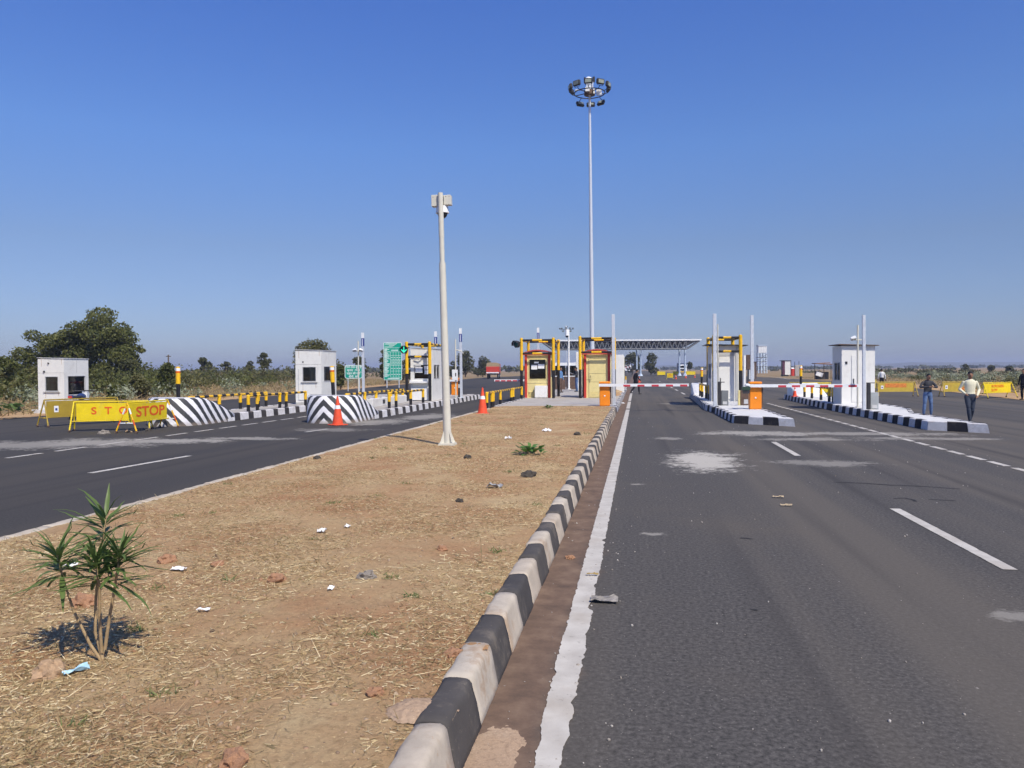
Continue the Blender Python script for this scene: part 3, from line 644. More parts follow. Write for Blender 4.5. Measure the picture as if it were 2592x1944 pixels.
# ------------------------------------------------------------------ boom barriers, poles, cabinets
def boom(label, loc, length, left=False, w=.42, h=.98, nb=6):
    t = thing('boom_barrier', label, 'boom barrier', loc, 0, 'orange boom barriers between the lanes'); s_ = -1 if left else 1
    MB().box((0, 0, h * .46), (w, .36, h * .92), 0, None, .025).build('cabinet', orange, t)
    MB().box((0, 0, h * .97), (w + .03, .4, h * .1), 0, None, .03).build('hood', orange, t)
    MB().sph((0, -.185, h * .42), (.035, .02, .035)).build('lock', plasticw, t)
    MB().bx(w / 2 + .001, w / 2 + .05, -.15, .15, h * .08, h * .84).build('side_plate', brown, t)
    m_ = MB(); y = -.26; z = h * .87; x0 = -w / 2 - .02
    m_.bx(s_ * x0 if not left else -length, s_ * length if not left else w / 2, y - .03, y + .03, z - .055, z + .055, 0); arm = m_.build('arm', plasticw, t)
    for k in range(nb):
        c = (.9 + k * (length - 1.1) / (nb - 1)) * s_; MB().bx(c - .14, c + .14, y - .033, y + .033, z - .056, z + .018).build('stripe', boomred, arm)
    MB().cyl((0, -.24, z), (0, -.17, z), .05).build('hub', dark, t)
    arm.rotation_euler = (0, 0, 0); return t
g = G(1531, 1027, .215); boom('closed boom beside the closed door booth, white arm over the main lane', (g.x, g.y, .21), 3.35, nb=5)
g = G(1911, 1035, .235); boom('closed boom on the white topped island, arm reaching the grey kiosk', (g.x, g.y, .23), 3.5)
g = GD(1352, 48.5); boom('boom behind the dark window booth, arm reaching over the lane to its left', (-6.0 + .35, g.y, .21), 2.9, True)
g = GD(1121, 45); boom('boom beyond the lit arrow kiosk, mostly hidden by it', (-10.55, 46, .24), 2.7, True)

def steel_pole(label, loc, h, band=False, w=.13):
    t = thing('steel_pole', label, 'pole', loc, 0, 'square galvanised poles at the lanes'); t.rotation_euler = (0, R(random.uniform(-.5, .1)), 0)
    MB().box((0, 0, h / 2), (w, w * .8, h), 0, None, .008).build('shaft', galv, t)
    MB().bx(-w * .9, w * .9, -w, w, 0, .015).build('base_plate', galv, t)
    if band: MB().bx(-w * .52, w * .52, -w * .43, w * .43, h - .72, h - .30).build('band', blueband, t); MB().bx(-w * .12, w * .12, -w * .45, w * .45, h - .7, h - .34).build('band_marks', plasticw, t); MB().bx(-w * .51, w * .51, -w * .42, w * .42, h - .29, h).build('cap', plasticw, t)
    return t
g = G(1554, 1026, .215); steel_pole('galvanised square pole right behind the orange cabinet at the median kerb', (g.x, g.y + .1, .2), 3.78)
g = G(1810, 1029, .235); steel_pole('galvanised square pole at the left front of the white door kiosk', (g.x, g.y, .22), 3.62)
g = GD(1904, 33.2); steel_pole('galvanised square pole just behind the right orange cabinet', (g.x, g.y, .22), 3.7)
g = G(2187, 1037, .245); steel_pole('galvanised square pole before the door of the grey kiosk', (g.x, g.y, .23), 3.32, w=.105)
g = GD(920, 42.4); steel_pole('galvanised pole with blue band beside the small green sign', (g.x, g.y, .23), 3.5, True)
g = G(1168, 1006, .25); steel_pole('galvanised pole with blue band right of the white camera pole, farther off', (g.x, g.y, .23), 3.7, True)
g = GD(1104, 42.5); steel_pole('galvanised pole with blue band behind the lit arrow kiosk', (g.x, g.y, .23), 3.55, True)
g = GD(1364, 46.5); steel_pole('galvanised pole with blue band behind the dark window booth', (g.x, g.y, .2), 3.95, True)

def thin_pole(label, loc, h, flood=0, r=.035, m=polep):
    t = thing('light_pole', label, 'lamp post', loc, 0); MB().cyl((0, 0, 0), (0, 0, h), r).build('shaft', m, t); MB().cyl((0, 0, 0), (0, 0, .05), r * 2.2).build('base_plate', m, t)
    if flood == 3:
        MB().tube([(0, 0, h - .55), (.3, 0, h - .62), (.42, 0, h - .75)], .03).build('arm', m, t)
    elif flood:
        for k in range(flood):
            s_ = -1 if (k == 0) else 1; hd = MB().box((s_ * .17, -.05, flood_z(h) + .03), (.20, .16, .11), 0, Matrix.Rotation(s_ * .45, 4, 'Y') @ Matrix.Rotation(-.5, 4, 'X'), .02).build('floodlight', plasticw, t)
            MB().box((s_ * .17, -.14, flood_z(h)), (.16, .01, .07), 0, Matrix.Rotation(-.5, 4, 'X')).build('lens', dark, hd)
        MB().cyl((-.2, 0, flood_z(h) - .02), (.2, 0, flood_z(h) - .02), .02).build('arm', m, t)
    return t
def flood_z(h): return h - .52
g = G(908, 1010, .25); thin_pole('thin pole with two small floodlights in front of the green signs', (g.x, g.y, .23), 3.02, 2)
g = G(1154, 1007, .25); tp = thin_pole('thin pole with bent arm and white box right of the camera pole', (g.x, g.y, .23), 3.1, 3)
MB().bx(-.17, .12, -.14, -.04, .95, 1.5, 0, .01).build('meter_box', plasticw, tp); MB().bx(-.0, .06, -.145, -.1405, 1.15, 1.33).build('slot', dark, tp)
g = G(2171, 1031, .25); thin_pole('thin white pole with one floodlight before the grey kiosk door', (g.x, g.y, .23), 3.05, 1)
g = GD(1817, 33.4); thin_pole('thin short pole close behind the galvanised pole of the white door kiosk', (g.x, g.y, .22), 3.35, 0, .03)
g = GD(1884, 34.5); thin_pole('thick white pipe post left of the right orange cabinet', (g.x, g.y, .22), 2.05, 0, .062, white)

def sensor(label, loc, gm):
    t = thing('control_post', label, 'control box', loc); MB().box((0, 0, .46), (.12, .14, .92), 0, None, .01).bx(-.06, .2, -.05, .05, .92, .95).build('post', dark, t)
    MB().box((.22, .16, .30), (.28, .2, .60), 0, None, .015).build('cabinet', gm, t); MB().bx(.14, .3, .05, .058, .04, .16).build('plate', greyw, t); return t
g = G(1821, 1026, .235); sensor('black control post and grey cabinet by the white kiosk door', (g.x, g.y, .23), P('slate_grey', (.16, .17, .18), .5))
g = G(2196, 1036, .245); sensor('black control post with grey box right of the front pole of the grey kiosk', (g.x + .03, g.y, .24), P('mid_grey', (.33, .35, .36), .5))
g = G(1886, 1026, .235); t = thing('equipment_box', 'dull brown equipment box left of the right orange cabinet', 'control box', (g.x, g.y + .25, .23)); MB().box((0, 0, .3), (.32, .26, .58), 0, None, .012).build('body', brown, t); MB().bx(-.03, .13, -.137, -.1305, .06, .24).build('plate', greyw, t); MB().bx(-.24, -.165, -.1, .1, .0, .6).build('side_panel', cream, t)
g = G(1889, 990, .9); t = thing('cable_drum', 'dark green box with a pale lid on the brown equipment box', 'box', (g.x, g.y + .2, .81)); MB().bx(-.12, .16, -.1, .1, .12, .24).build('body', P('dark_green', (.03, .06, .04), .5), t); MB().box((.06, 0, .3), (.17, .16, .11), 0, None, .03).build('lid', plasticw, t); MB().bx(-.1, .14, -.08, .08, .0, .12).build('foot', dark, t)
t = thing('control_post', 'dark control post beside the pole with the bent arm', 'control box', (G(1162, 1005, .25) + Vector((0, .15, -.01)))); MB().box((0, 0, .45), (.16, .16, .9), 0, None, .01).build('body', dark, t); MB().bx(-.06, .06, -.09, -.081, .5, .7).build('panel', greyw, t)
t = thing('concrete_block', 'low white concrete block with a dark hole beside the left pipe rails', 'block', (-10.55, 33.2, .235)); MB().bx(-.12, .14, -2.6, 2.2, 0, .34, 0, .015).build('body', whitetop, t); MB().bx(.141, .146, -1.3, -1.0, .1, .27).build('hole', dark, t)

# ------------------------------------------------------------------ camera pole on the median
g = G(1133, 1128, .2); cpz = soil_z(g.x, g.y); cp = thing('camera_pole', 'tall cream steel pole with a dome camera standing on the dry median', 'pole', (g.x, g.y, cpz - .03)); cp.rotation_euler = (0, R(-1.25), 0)
zc_ = 2016 * 1.52 / (1128 - HZ(1133)); hh = lambda py: ZT(1125, py, zc_) - cpz
MB().bx(-.16, .16, -.16, .16, 0, .05).bx(-.15, .15, -.15, .15, .045, .075).build('base_plate', polep, cp)
m_ = MB()
for k in range(4):
    rm = Matrix.Rotation(k * PI / 2 + PI / 4, 4, 'Z'); m_.loft([[rm @ Vector(p) for p in ((.07, -.006, .07), (.19, -.006, .07), (.16, -.006, .12), (.07, -.006, .34))], [rm @ Vector(p) for p in ((.07, .006, .07), (.19, .006, .07), (.16, .006, .12), (.07, .006, .34))]], 0, True, False)
m_.build('gusset', polep, cp)
MB().cyl((0, 0, .05), (0, 0, hh(662)), .082, .066, 20).build('lower_shaft', polep, cp)
MB().cyl((0, 0, hh(663)), (0, 0, hh(596)), .050, .050, 16).build('middle_shaft', polep, cp)
MB().cyl((0, 0, hh(597)), (0, 0, hh(486)), .054, .052, 16).build('upper_shaft', polep, cp)
bx_ = MB().bx(-.20, -.055, .03, .17, hh(518), hh(489), 0, .006).bx(.055, .20, .03, .17, hh(516), hh(491), 0, .006).bx(-.055, .055, .06, .17, hh(516), hh(491)).build('junction_box', polep, cp)
for x in (-.16, .1, .17): MB().cyl((x, .028, hh(495)), (x, .03, hh(495)), .008, n=6).build('bolt', dark, bx_)
m_ = MB(); m_.cyl((.0, .13, hh(534)), (.0, .13, hh(517)), .135, .12, 20); dmo = m_.build('camera_housing', plasticw, cp); MB().sph((0, .13, hh(535)), (.1, .1, .1)).build('dome', dark, dmo)
MB().bx(.055, .075, .05, .14, hh(540), hh(515)).build('bracket', dark, cp)

g = GD(1440, 60); t = thing('camera_pole', 'white dome camera pole seen between the two red roofed booths', 'pole', (g.x, g.y, .2)); MB().cyl((0, 0, 0), (0, 0, 4.5), .075, .06).build('shaft', white, t); MB().cyl((0, 0, 0), (0, 0, .06), .17).build('base_plate', white, t)
m_ = MB(); m_.cyl((-.12, 0, 4.05), (-.12, 0, 4.5), .17, .14); q_ = m_.build('camera_housing', plasticw, t); MB().sph((-.12, 0, 4.02), (.12, .12, .12)).build('dome', dark, q_)

# ------------------------------------------------------------------ high mast
def high_mast(label, loc, H, rb, detail=True, sc=1.0):
    t = thing('high_mast_light', label, 'light mast', loc, 0); t.rotation_euler = (0, R(-.35), 0)
    MB().cyl((0, 0, 0), (0, 0, H * .45), rb, rb * .75, 20).cyl((0, 0, H * .45), (0, 0, H - .6), rb * .72, rb * .42, 20).build('mast', galv, t)
    n = 10; Rr = 1.52 * sc; zr = H - 1.15
    m_ = MB()
    for k in range(24):
        a0, a1 = k * 2 * PI / 24, (k + 1) * 2 * PI / 24; m_.cyl((Rr * .78 * math.cos(a0), Rr * .78 * math.sin(a0), zr), (Rr * .78 * math.cos(a1), Rr * .78 * math.sin(a1), zr), .04, n=8)
    for k in range(5): a0 = k * 2 * PI / 5 + .3; m_.cyl((.15 * math.cos(a0), .15 * math.sin(a0), zr + .05), (Rr * .78 * math.cos(a0), Rr * .78 * math.sin(a0), zr), .035, n=8)
    m_.build('carriage_ring', dark, t)
    MB().cyl((0, 0, H - 1.3), (0, 0, H - .95), .42, .42, 16).build('hub', brown, t)
    MB().bx(-.3, .02, -.5, -.36, H - 1.15, H - .82, 0, .01).bx(.3, .42, -.36, -.24, H - 1.3, H - .9).bx(-1.1, -.62, -.45, -.3, H - 1.0, H - .95).bx(.55, .95, -.6, -.4, H - 1.5, H - 1.1).build('control_gear', plasticw, t)
    MB().cyl((0, 0, H - .95), (0, 0, H - .35), .2, .16, 12).bx(-.25, -.1, -.2, .0, H - .75, H - .4).bx(.18, .3, -.2, 0, H - .8, H - .35).build('head_frame', galv, t)
    for k in range(n):
        a = k * 2 * PI / n + .31; c = Vector((Rr * math.cos(a), Rr * math.sin(a), zr + .42)); up = math.sin(a) < .35
        rot = Matrix.Rotation(a + PI / 2, 4, 'Z') @ Matrix.Rotation(R(8 if up else 30), 4, 'X')
        if not up: c = Vector((Rr * .92 * math.cos(a), Rr * .92 * math.sin(a), zr - .42))
        hd = MB().box(c, (.66, .24, .40), 0, rot, .06).build('floodlight', dark, t)
        fc = rot @ Vector((0, .125 if math.sin(a) > 0 else -.125, 0))
        MB().box(c + rot @ Vector((0, -.126 if up else .126, 0)), (.46, .01, .25), 0, rot).build('lens', lamp_glass, hd)
        MB().tube([c + rot @ Vector((-.29, 0, 0)), c + rot @ Vector((-.22, 0, -.28 if up else .28)), c + rot @ Vector((.22, 0, -.28 if up else .28)), c + rot @ Vector((.29, 0, 0))], .018, 6).cyl(c + rot @ Vector((0, 0, -.28 if up else .28)), (Rr * .78 * math.cos(a), Rr * .78 * math.sin(a), zr), .025, n=6).build('yoke', dark, hd)
    MB().sph((-.05, -.02, H - .12), (.30, .30, .22), 0, 16, 12).build('glint_dome', plasticw, t)  # sun glint on the mast head, modelled as a plain white dome
    MB().bx(-.42, -.30, -.15, .15, H - .3, H + .08, 0, .03).bx(.25, .42, -.15, .15, H - .3, H + .08, 0, .03).build('top_lamp', dark, t)
    return t
zm = 62; g = GD(1500, zm); hm = high_mast('tall galvanised high mast with a ring of floodlights behind the booths', (g.x, g.y, .2), ZT(1496, 203, zm) - .2, .19)
zf = 260; g = GD(1435, zf); high_mast('distant thin high mast seen above the median camera pole', (g.x, g.y, 0), ZT(1435, 826, zf), .16, False, 1.5)

# ------------------------------------------------------------------ barricades, cones, stones
def barricade(label, p, q, words=None, m=yellowb, h=.87, sx=1.0, size=.24, back=False, red=False, sticker=None, patch=None, lift=.0, ph=.5):
    p, q = Vector(p), Vector(q); d = q - p; L = d.length; rz = math.atan2(d.y, d.x)
    t = thing('barricade', label, 'barricade', ((p + q) / 2), rz, 'yellow sheet barricades across the closed lanes'); hl = L / 2
    pz0 = h - .06 - ph
    MB().bx(-hl + .06, hl - .06, -.008, .008, pz0, h - .06).build('panel', m, t)
    MB().cyl((-hl, 0, h - .02), (hl, 0, h - .02), .022).cyl((-hl - .06, 0, pz0 - .02), (hl + .06, 0, pz0 - .02), .016).build('top_rail', m, t)
    for s_ in (-1, 1):
        for f_ in (-1, 1):
            m_ = MB(); a_ = Vector((s_ * hl, 0, h - .02)); b_ = Vector((s_ * (hl + .06), f_ * .30, .06)); mi = 0
            if red:
                for k in range(5): m_.cyl(a_.lerp(b_, k / 5), a_.lerp(b_, (k + 1) / 5), .022, mi=(0, 2, 0, 1, 0)[k])
            else: m_.cyl(a_, b_, .022, mi=0)
            lg = m_.build('leg', [m if not red else yellow, letter, plasticw], t); MB().cyl(b_ + Vector((-.03, 0, -.025)), b_ + Vector((.03, 0, -.025)), .035, n=10).build('wheel', brown, lg)
        MB().cyl((s_ * (hl + .04), -.2, .28), (s_ * (hl + .04), .2, .28), .016, mi=0).build('brace', plasticw if red else m, t)
    if words: 
        zc = (pz0 + h - .06) / 2 + lift
        for i, wd in enumerate(words): text(wd[0], wd[1], letter, t, Matrix.Translation((wd[2], -.012, zc + wd[3])) @ FRONT, 'lettering', wd[4])
    if sticker: MB().bx(sticker - .07, sticker + .07, -.0115, -.0085, pz0 + .14, pz0 + .34).build('sticker', paper, t); MB().bx(sticker - .035, sticker + .035, -.0135, -.012, pz0 + .19, pz0 + .27).build('sticker_mark', blueband, t)
    if patch: MB().bx(patch[0], patch[1], -.0112, -.0084, pz0 + patch[2], pz0 + patch[3]).build('faded_lettering', P('faded_orange_paint', (.62, .2, .04), .6, var=.3, scale=12, dirt=((.5, .36, .05), .9, 9)), t)
    return t
def at_top(px, py, h=.87): return G(px, py, h - .02).to_2d().to_3d()
p2 = at_top(187, 1018); r2 = Vector((math.cos(yaw - .0), math.sin(yaw), 0)); f2 = Vector((-math.sin(yaw), math.cos(yaw), 0)); q2 = p2 + (r2 + f2 * .30).normalized() * 1.98
barricade('yellow barricade with widely spaced STOP letters, frontal in the middle of three', p2, q2, [('S', .29, -.47, .02, 1.1), ('T', .29, -.09, .02, 1.1), ('O', .29, .31, .02, 1.0), ('P', .29, .68, .02, 1.1)])
p3, q3 = at_top(322, 1019.8), at_top(424, 1012.5)
barricade('yellow barricade with narrow STOP letters and red white legs turned edgewise beside the chevron nose', p3, q3, [('STOP', .40, .1, 0, 1.55)], red=True)
p1, q1 = at_top(112, 1012.5), at_top(296, 1006)
barricade('dull olive yellow barricade with a white sticker behind the frontal STOP one', p1, q1, None, olive, sticker=-.85)
def ground_bar(label, px0, px1, py, m=oliveR, **k): 
    p, q = G(px0, py), G(px1, py - (px1 - px0) * .006); return barricade(label, p, q, m=m, **k)
ground_bar('faded yellow orange barricade left of the man in the dark jacket', 2221, 2315, 1004, sticker=-.82, patch=(-.65, .62, .22, .46))
ground_bar('faded yellow barricade with a white sticker between the two standing men', 2386, 2468, 1004, sticker=-.72, patch=(.1, .5, .05, .26))
p, q = GD(2489, 43.0), GD(2560, 44.3); barricade('bright yellow barricade lettered IN PROGRESS and SLOW at the right edge', p, q, [('IN PROGRESS', .2, 0, .09, .95), ('SLOW', .2, -.3, -.12, 1.0)], yellowb)
p, q = G(2192, 1001), G(2216, 992); barricade('short bright yellow barricade half behind the control post of the grey kiosk', p, q, None, yellowb)
p, q = GD(2032, 46.5), GD(2102, 46.5); barricade('yellow barricade behind the boom left of the grey kiosk', p, q, None, yellowb)
p, q = GD(1999, 47.5), GD(2030, 47.2); barricade('small yellow orange barricade behind the marker post right of the island', p, q, None, oliveR, patch=(0, .3, .1, .4))
for lab, a_, b_, zz in (('far yellow barricade left under the canopy', 1664, 1684, 190), ('far yellow barricade by the second canopy leg', 1703, 1720, 196), ('far yellow barricade right of the last canopy leg', 1737, 1760, 192)):
    barricade(lab, GD(a_, zz), GD(b_, zz), None, yellowb, h=1.05, ph=.75)

def cone(label, loc, h=.72, sc=1.0):
    t = thing('traffic_cone', label, 'traffic cone', loc, random.uniform(0, 1.5), 'red traffic cones'); 
    MB().cyl((0, 0, .03), (0, 0, .045), .2 * h, .17 * h, 20).box((0, 0, .015), (h * .5, h * .5, .03), 0, None, .01).build('base', coner, t)
    MB().cyl((0, 0, .04), (0, 0, h * .56), h * .185, h * .105, 24).cyl((0, 0, h * .68), (0, 0, h * .97), h * .078, h * .03, 24).sph((0, 0, h * .97), (h * .03,) * 3).build('body', coner, t)
    MB().cyl((0, 0, h * .56), (0, 0, h * .68), h * .106, h * .079, 24).build('reflective_band', plasticw, t); return t
g = G(855, 1076); cone('tall red cone standing in front of the chevron nose', g, .92)
g = G(1218, 1046, .2); cone('red cone on the edge of the median at the end of the pipe rail', (g.x + .05, g.y, .18), .92)
g = GD(1618, 100); cone('distant red cone behind the walking man', g, .8)
g = GD(1711, 130); cone('distant red cone right of the small yellow board', g, .75)
g = GD(1736, 142); cone('distant red cone in front of the last canopy leg', g, .75)
g = GD(1759, 150); cone('distant toppled looking cone rightmost before the canopy', g, .7)
g = GD(2012, 41); cone('red cone on the right island among the yellow posts', (g.x, g.y, .24), .55)
g = GD(1696, 128); t = thing('warning_board', 'small yellow warning board standing on the far road', 'sign', g); MB().box((0, 0, .62), (.95, .03, .72), 0, None, .01).build('panel', yellowb, t); text('GO\nSLOW', .26, letter, t, Matrix.Translation((0, -.02, .66)) @ FRONT, 'lettering')
for x in (-.4, .4): MB().cyl((x, -.0, .3), (x * 1.35, -.3, 0), .02).cyl((x, 0, .3), (x * 1.35, .3, 0), .02).build('leg', yellowb, t)
g = GD(1584, 75); t = thing('marker_post', 'white post with a yellow top behind the boom arm near the median end', 'marker post', (g.x, g.y, .2), 0, 'yellow topped marker posts on the island noses'); MB().cyl((0, 0, 0), (0, 0, .5), .06).build('base', white, t); MB().cyl((0, 0, .5), (0, 0, .78), .07).sph((0, 0, .78), (.07, .07, .04)).build('sleeve', yellow, t)

def rock_mesh(name, m, seed, flat=.6, n=3):
    tb = bmesh.new(); bmesh.ops.create_icosphere(tb, subdivisions=n, radius=1)
    for v in tb.verts:
        k = 1 + .45 * mnoise.noise(v.co * 1.3 + Vector((seed, 0, 0))) + .28 * mnoise.noise(v.co * 3.2 + Vector((seed, 5, 0))) + .12 * mnoise.noise(v.co * 8 + Vector((seed, 5, 3))); v.co = Vector((v.co.x * k, v.co.y * k * .8, v.co.z * k * flat))
    me = bpy.data.meshes.new(name); tb.to_mesh(me); tb.free(); me.materials.append(m); return me
def rock(label, px, py, size, m=stone, z=None, seed=0, name='stone', flat=.6, grp=None):
    g = G(px, py, .2 if z is None else z); zz = soil_z(g.x, g.y) if z is None else z
    o = link(name, rock_mesh(name, m, seed, flat), None, (g.x, g.y, zz + size * flat * .22), (0, 0, seed)); o.scale = (size * .85,) * 3
    return tag(o, label, 'stone', grp)
rock('angular grey stone on the road in front of the widely lettered barricade', 263, 1098, .17, stone, 0, 1.2)
rock('rounded tan stone between the legs of the edgewise barricade', 326, 1094, .12, P('tan_stone', (.38, .26, .15), .9, var=.2), 0, 2.7)
rock('small dark stone on the road right of the edgewise barricade legs', 376, 1091, .10, darkclod, 0, 3.9)
for lab, px, py, s_, m_, sd_ in (
    ('orange clay clod right of the leafy plant beside a white paper', 422, 1428, .085, clod, 1), ('orange clay clod just right of the white paper by the plant', 552, 1434, .07, clod, 2),
    ('flat tan clod in the straw below the middle of the median', 700, 1476, .08, clod, 3), ('reddish clod near the worn kerb with a dark hollow beside it', 952, 1758, .05, clod, 4),
    ('orange clod at the lower edge of the picture', 594, 1934, .08, clod, 5), ('broad brown clod behind the stems of the leafy plant', 214, 1532, .10, clod, 6),
    ('grey stone half buried in the grass in the middle of the median', 930, 1468, .075, stone, 7), ('flat pale brown slab of earth below the leafy plant', 120, 1712, .095, P('pale_clod', (.42, .28, .17), .95, var=.2, bump=.5, bs=30), 8),
    ('dark lump of tar in the far part of the median by the kerb', 1461, 1102, .11, darkclod, 9), ('dark flat lump on the dry grass below the fresh green weed', 1338, 1207, .13, darkclod, 10),
    ('dark stone at the left edge of the median near the road', 803, 1163, .09, darkclod, 11), ('brown clod left of the near kerb in the foreground', 1118, 1392, .06, clod, 12),
    ('dull red clod beside the kerb in the upper foreground', 1150, 1660, .06, clod, 13), ('dark stone in the middle far median below the camera pole', 1183, 1162, .09, darkclod, 14), ('dark clod in the straw right of centre median', 1163, 1273, .06, darkclod, 15)):
    rock(lab, px, py, s_, m_, None, sd_, 'clod' if 'clod' in lab else 'stone', .62)
g = G(1443, 1414); o = rock('reddish broken stone lying in the gutter beside the kerb', 1443, 1414, .05, clod, 0, 16)
# litter
def scrap(label, px, py, w, l, m=paper, z=None, seed=0, cat='litter', rz=0, name='paper_scrap', hh=.8):
    g = G(px, py, .2 if z is None else z); zz = (soil_z(g.x, g.y) if z is None else z) + .012; m_ = MB(); n = 6
    v = [[m_.bm.verts.new(((i / n - .5) * w * (1 + .3 * mnoise.noise(Vector((i, seed, 2)))), (j / n - .5) * l * (1 + .35 * mnoise.noise(Vector((j, seed, 9)))), abs(mnoise.noise(Vector((i * .6, j * .6, seed)))) * min(w, l) * hh)) for i in range(n + 1)] for j in range(n + 1)]
    for j in range(n):
        for i in range(n): m_.bm.faces.new((v[j][i], v[j][i + 1], v[j + 1][i + 1], v[j + 1][i]))
    o = m_.build(name, m, None, (g.x, g.y, zz), (0, 0, rz)); sm = o.modifiers.new('thickness', 'SOLIDIFY'); sm.thickness = .002
    return tag(o, label, cat)
scrap('white paper scrap beside the orange clod right of the leafy plant', 452, 1447, .11, .05, paper, None, 1)
scrap('white scrap of paper in the middle of the straw', 815, 1350, .07, .07, paper, None, 2); scrap('small crumpled white wrapper right of the middle scrap', 880, 1338, .05, .05, paper, None, 3)
scrap('thin white paper strip in the lower left straw', 515, 1556, .08, .03, paper, None, 4); scrap('pale blue plastic scrap below the leafy plant', 192, 1706, .05, .12, bluelit, None, 5, rz=-.6)
scrap('white scrap near the fresh green weed', 1287, 1114, .14, .12, paper, None, 6); scrap('large white wrapper in the far median', 1384, 1093, .22, .12, paper, None, 7)
scrap('tiny white scrap at the centre of the foreground', 838, 1500, .04, .05, paper, None, 8); scrap('grey plastic rag right of the median centre', 1253, 1236, .2, .1, P('grey_plastic', (.3, .3, .31), .4), None, 9)
scrap('white scrap showing through the leafy plant', 180, 1438, .1, .06, paper, None, 10); scrap('white paper in the gutter beyond the orange cabinet', 1577, 1022, .2, .12, paper, 0, 11)
scrap('grey crumpled sack lying on the white edge line', 1530, 1521, .20, .12, P('grey_sack', (.22, .2, .18), .6, var=.4, scale=20), .006, 12, name='sack_scrap', hh=.3)
scrap('dry leaf on the white edge line', 1500, 1457, .1, .03, P('dry_leaf', (.35, .25, .1), .8), .006, 13, name='dry_leaf')
def leafchip(label, px, py): scrap(label, px, py, .14, .04, P('tan_leaf', (.42, .33, .22), .8), .002, px, name='dry_leaf')
leafchip('upper of two tan leaves on the main carriageway', 1970, 1260); leafchip('lower of two tan leaves on the main carriageway', 1990, 1281)
# sand spilled over the kerb
def heap(name, x, y, rx, ry, h, z, m, n=44):
    m_ = MB(); vs = []
    for j_ in range(n + 1):
        row = []
        for i_ in range(n + 1):
            u, v = i_ / n * 2 - 1, j_ / n * 2 - 1; px_, py_ = x + u * rx * 1.4, y + v * ry * 1.4; d = math.hypot(u, v) * 1.4
            q = mnoise.noise(Vector((px_ * 5, py_ * 5, z))) * .55 + mnoise.noise(Vector((px_ * 16, py_ * 16, z + 3))) * .4 + mnoise.noise(Vector((px_ * 55, py_ * 55, z + 6))) * .35
            row.append(m_.bm.verts.new((px_, py_, z + max(-.02, h * (1 - d * d * 1.0 + q * .9) * .8))))
        vs.append(row)
    for j_ in range(n):
        for i_ in range(n):
            if max(vs[a][b].co.z for a in (j_, j_ + 1) for b in (i_, i_ + 1)) > z - .012: m_.bm.faces.new((vs[j_][i_], vs[j_][i_ + 1], vs[j_ + 1][i_ + 1], vs[j_ + 1][i_])).smooth = True
    return struct(m_.build(name, m))
g = G(1235, 1900); heap('sand_spill', g.x + .02, g.y, .12, .24, .007, .001, sand); g = G(1120, 1785, .235); heap('sand_spill', XK - .20, g.y, .125, .10, .022, .219, sand)
g = G(1215, 1628, .235); heap('sand_spill', XK - .13, G(1215, 1628, .235).y, .055, .03, .008, .2275, soil)
g = G(1572, 1005); 
heap('dirt_pile', -1.3, 47, .45, 2.4, .16, .2, soil); heap('dirt_pile', -1.25, 53, .42, 2.6, .18, .2, soil)

# ------------------------------------------------------------------ road signs
g = GD(895, 66); t = thing('road_sign', 'small green Hindi road sign with white border left of the galvanised pole', 'sign', g)
w, h, zb = 46.5 * 66 / 2016, 34 * 66 / 2016, ZT(895, 958, 66)
def rrect(w, h, r): return [(sx * (w / 2 - r) + r * math.cos(a), sz * (h / 2 - r) + r * math.sin(a)) for sx, sz, a0 in ((1, 1, 0), (-1, 1, PI / 2), (-1, -1, PI), (1, -1, 1.5 * PI)) for a in (a0, a0 + PI / 4, a0 + PI / 2)]
def plate(t, name, w, h, r, y0, y1, zc, m): rr = rrect(w, h, r); return MB().loft([[(x, y0, zc + z) for x, z in rr], [(x, y1, zc + z) for x, z in rr]], 0, True, False).build(name, m, t)
plate(t, 'border', w, h, .16, 0, .02, zb + h / 2, signw); plate(t, 'panel', w - .11, h - .11, .12, -.006, -.001, zb + h / 2, green)
for i, s_ in enumerate(('आगे टोल बूथ है', 'कृपया  अपने', 'वाहन की गति', 'धीमी  करें')): text(s_, .24, signw, t, Matrix.Translation((0, -.012, zb + h * (.84 - i * .235))) @ FRONT)
for x in (-.5, .5): MB().cyl((x, .05, 0), (x, .05, zb + h * 1.0), .035).build('post', galv, t)
zz = 78; g = GD(994.5, zz); t = thing('toll_rate_board', 'tall green toll rate board with white table lines', 'sign', g, R(6)); w, h, zb = 46.5 * zz / 2016, 95 * zz / 2016, ZT(994, 962, zz); zt = zb + h
plate(t, 'border', w, h, .08, 0, .03, zb + h / 2, signw); plate(t, 'panel', w - .09, h - .09, .06, -.006, -.001, zb + h / 2, green)
X = lambda u: -w / 2 + u * w
m_ = MB()
for u in (.38, .53, .68, .83): m_.bx(X(u) - .012, X(u) + .012, -.012, -.0062, zb + h * .08, zt - h * .25)
for v in (.14, .25, .345, .455, .53, .61, .76, .925): m_.bx(X(.38 if v > .3 else .05), X(.96), -.0115, -.0065, zt - h * v - .012, zt - h * v + .012)
m_.build('table_lines', signw, t)
m_ = MB(); rr_ = random.Random(4); v = .165
while v < .92:
    ln = rr_.uniform(.12, .31); m_.bx(X(.05), X(.05 + ln), -.0105, -.0066, zt - h * v - .022, zt - h * v + .022); v += rr_.choice((.018, .02, .026))
for r_ in (.40, .49, .57, .69, .85):
    for u in (.455, .605, .755, .89): m_.bx(X(u - .035), X(u + .035), -.0105, -.0066, zt - h * r_ - .03, zt - h * r_ + .03)
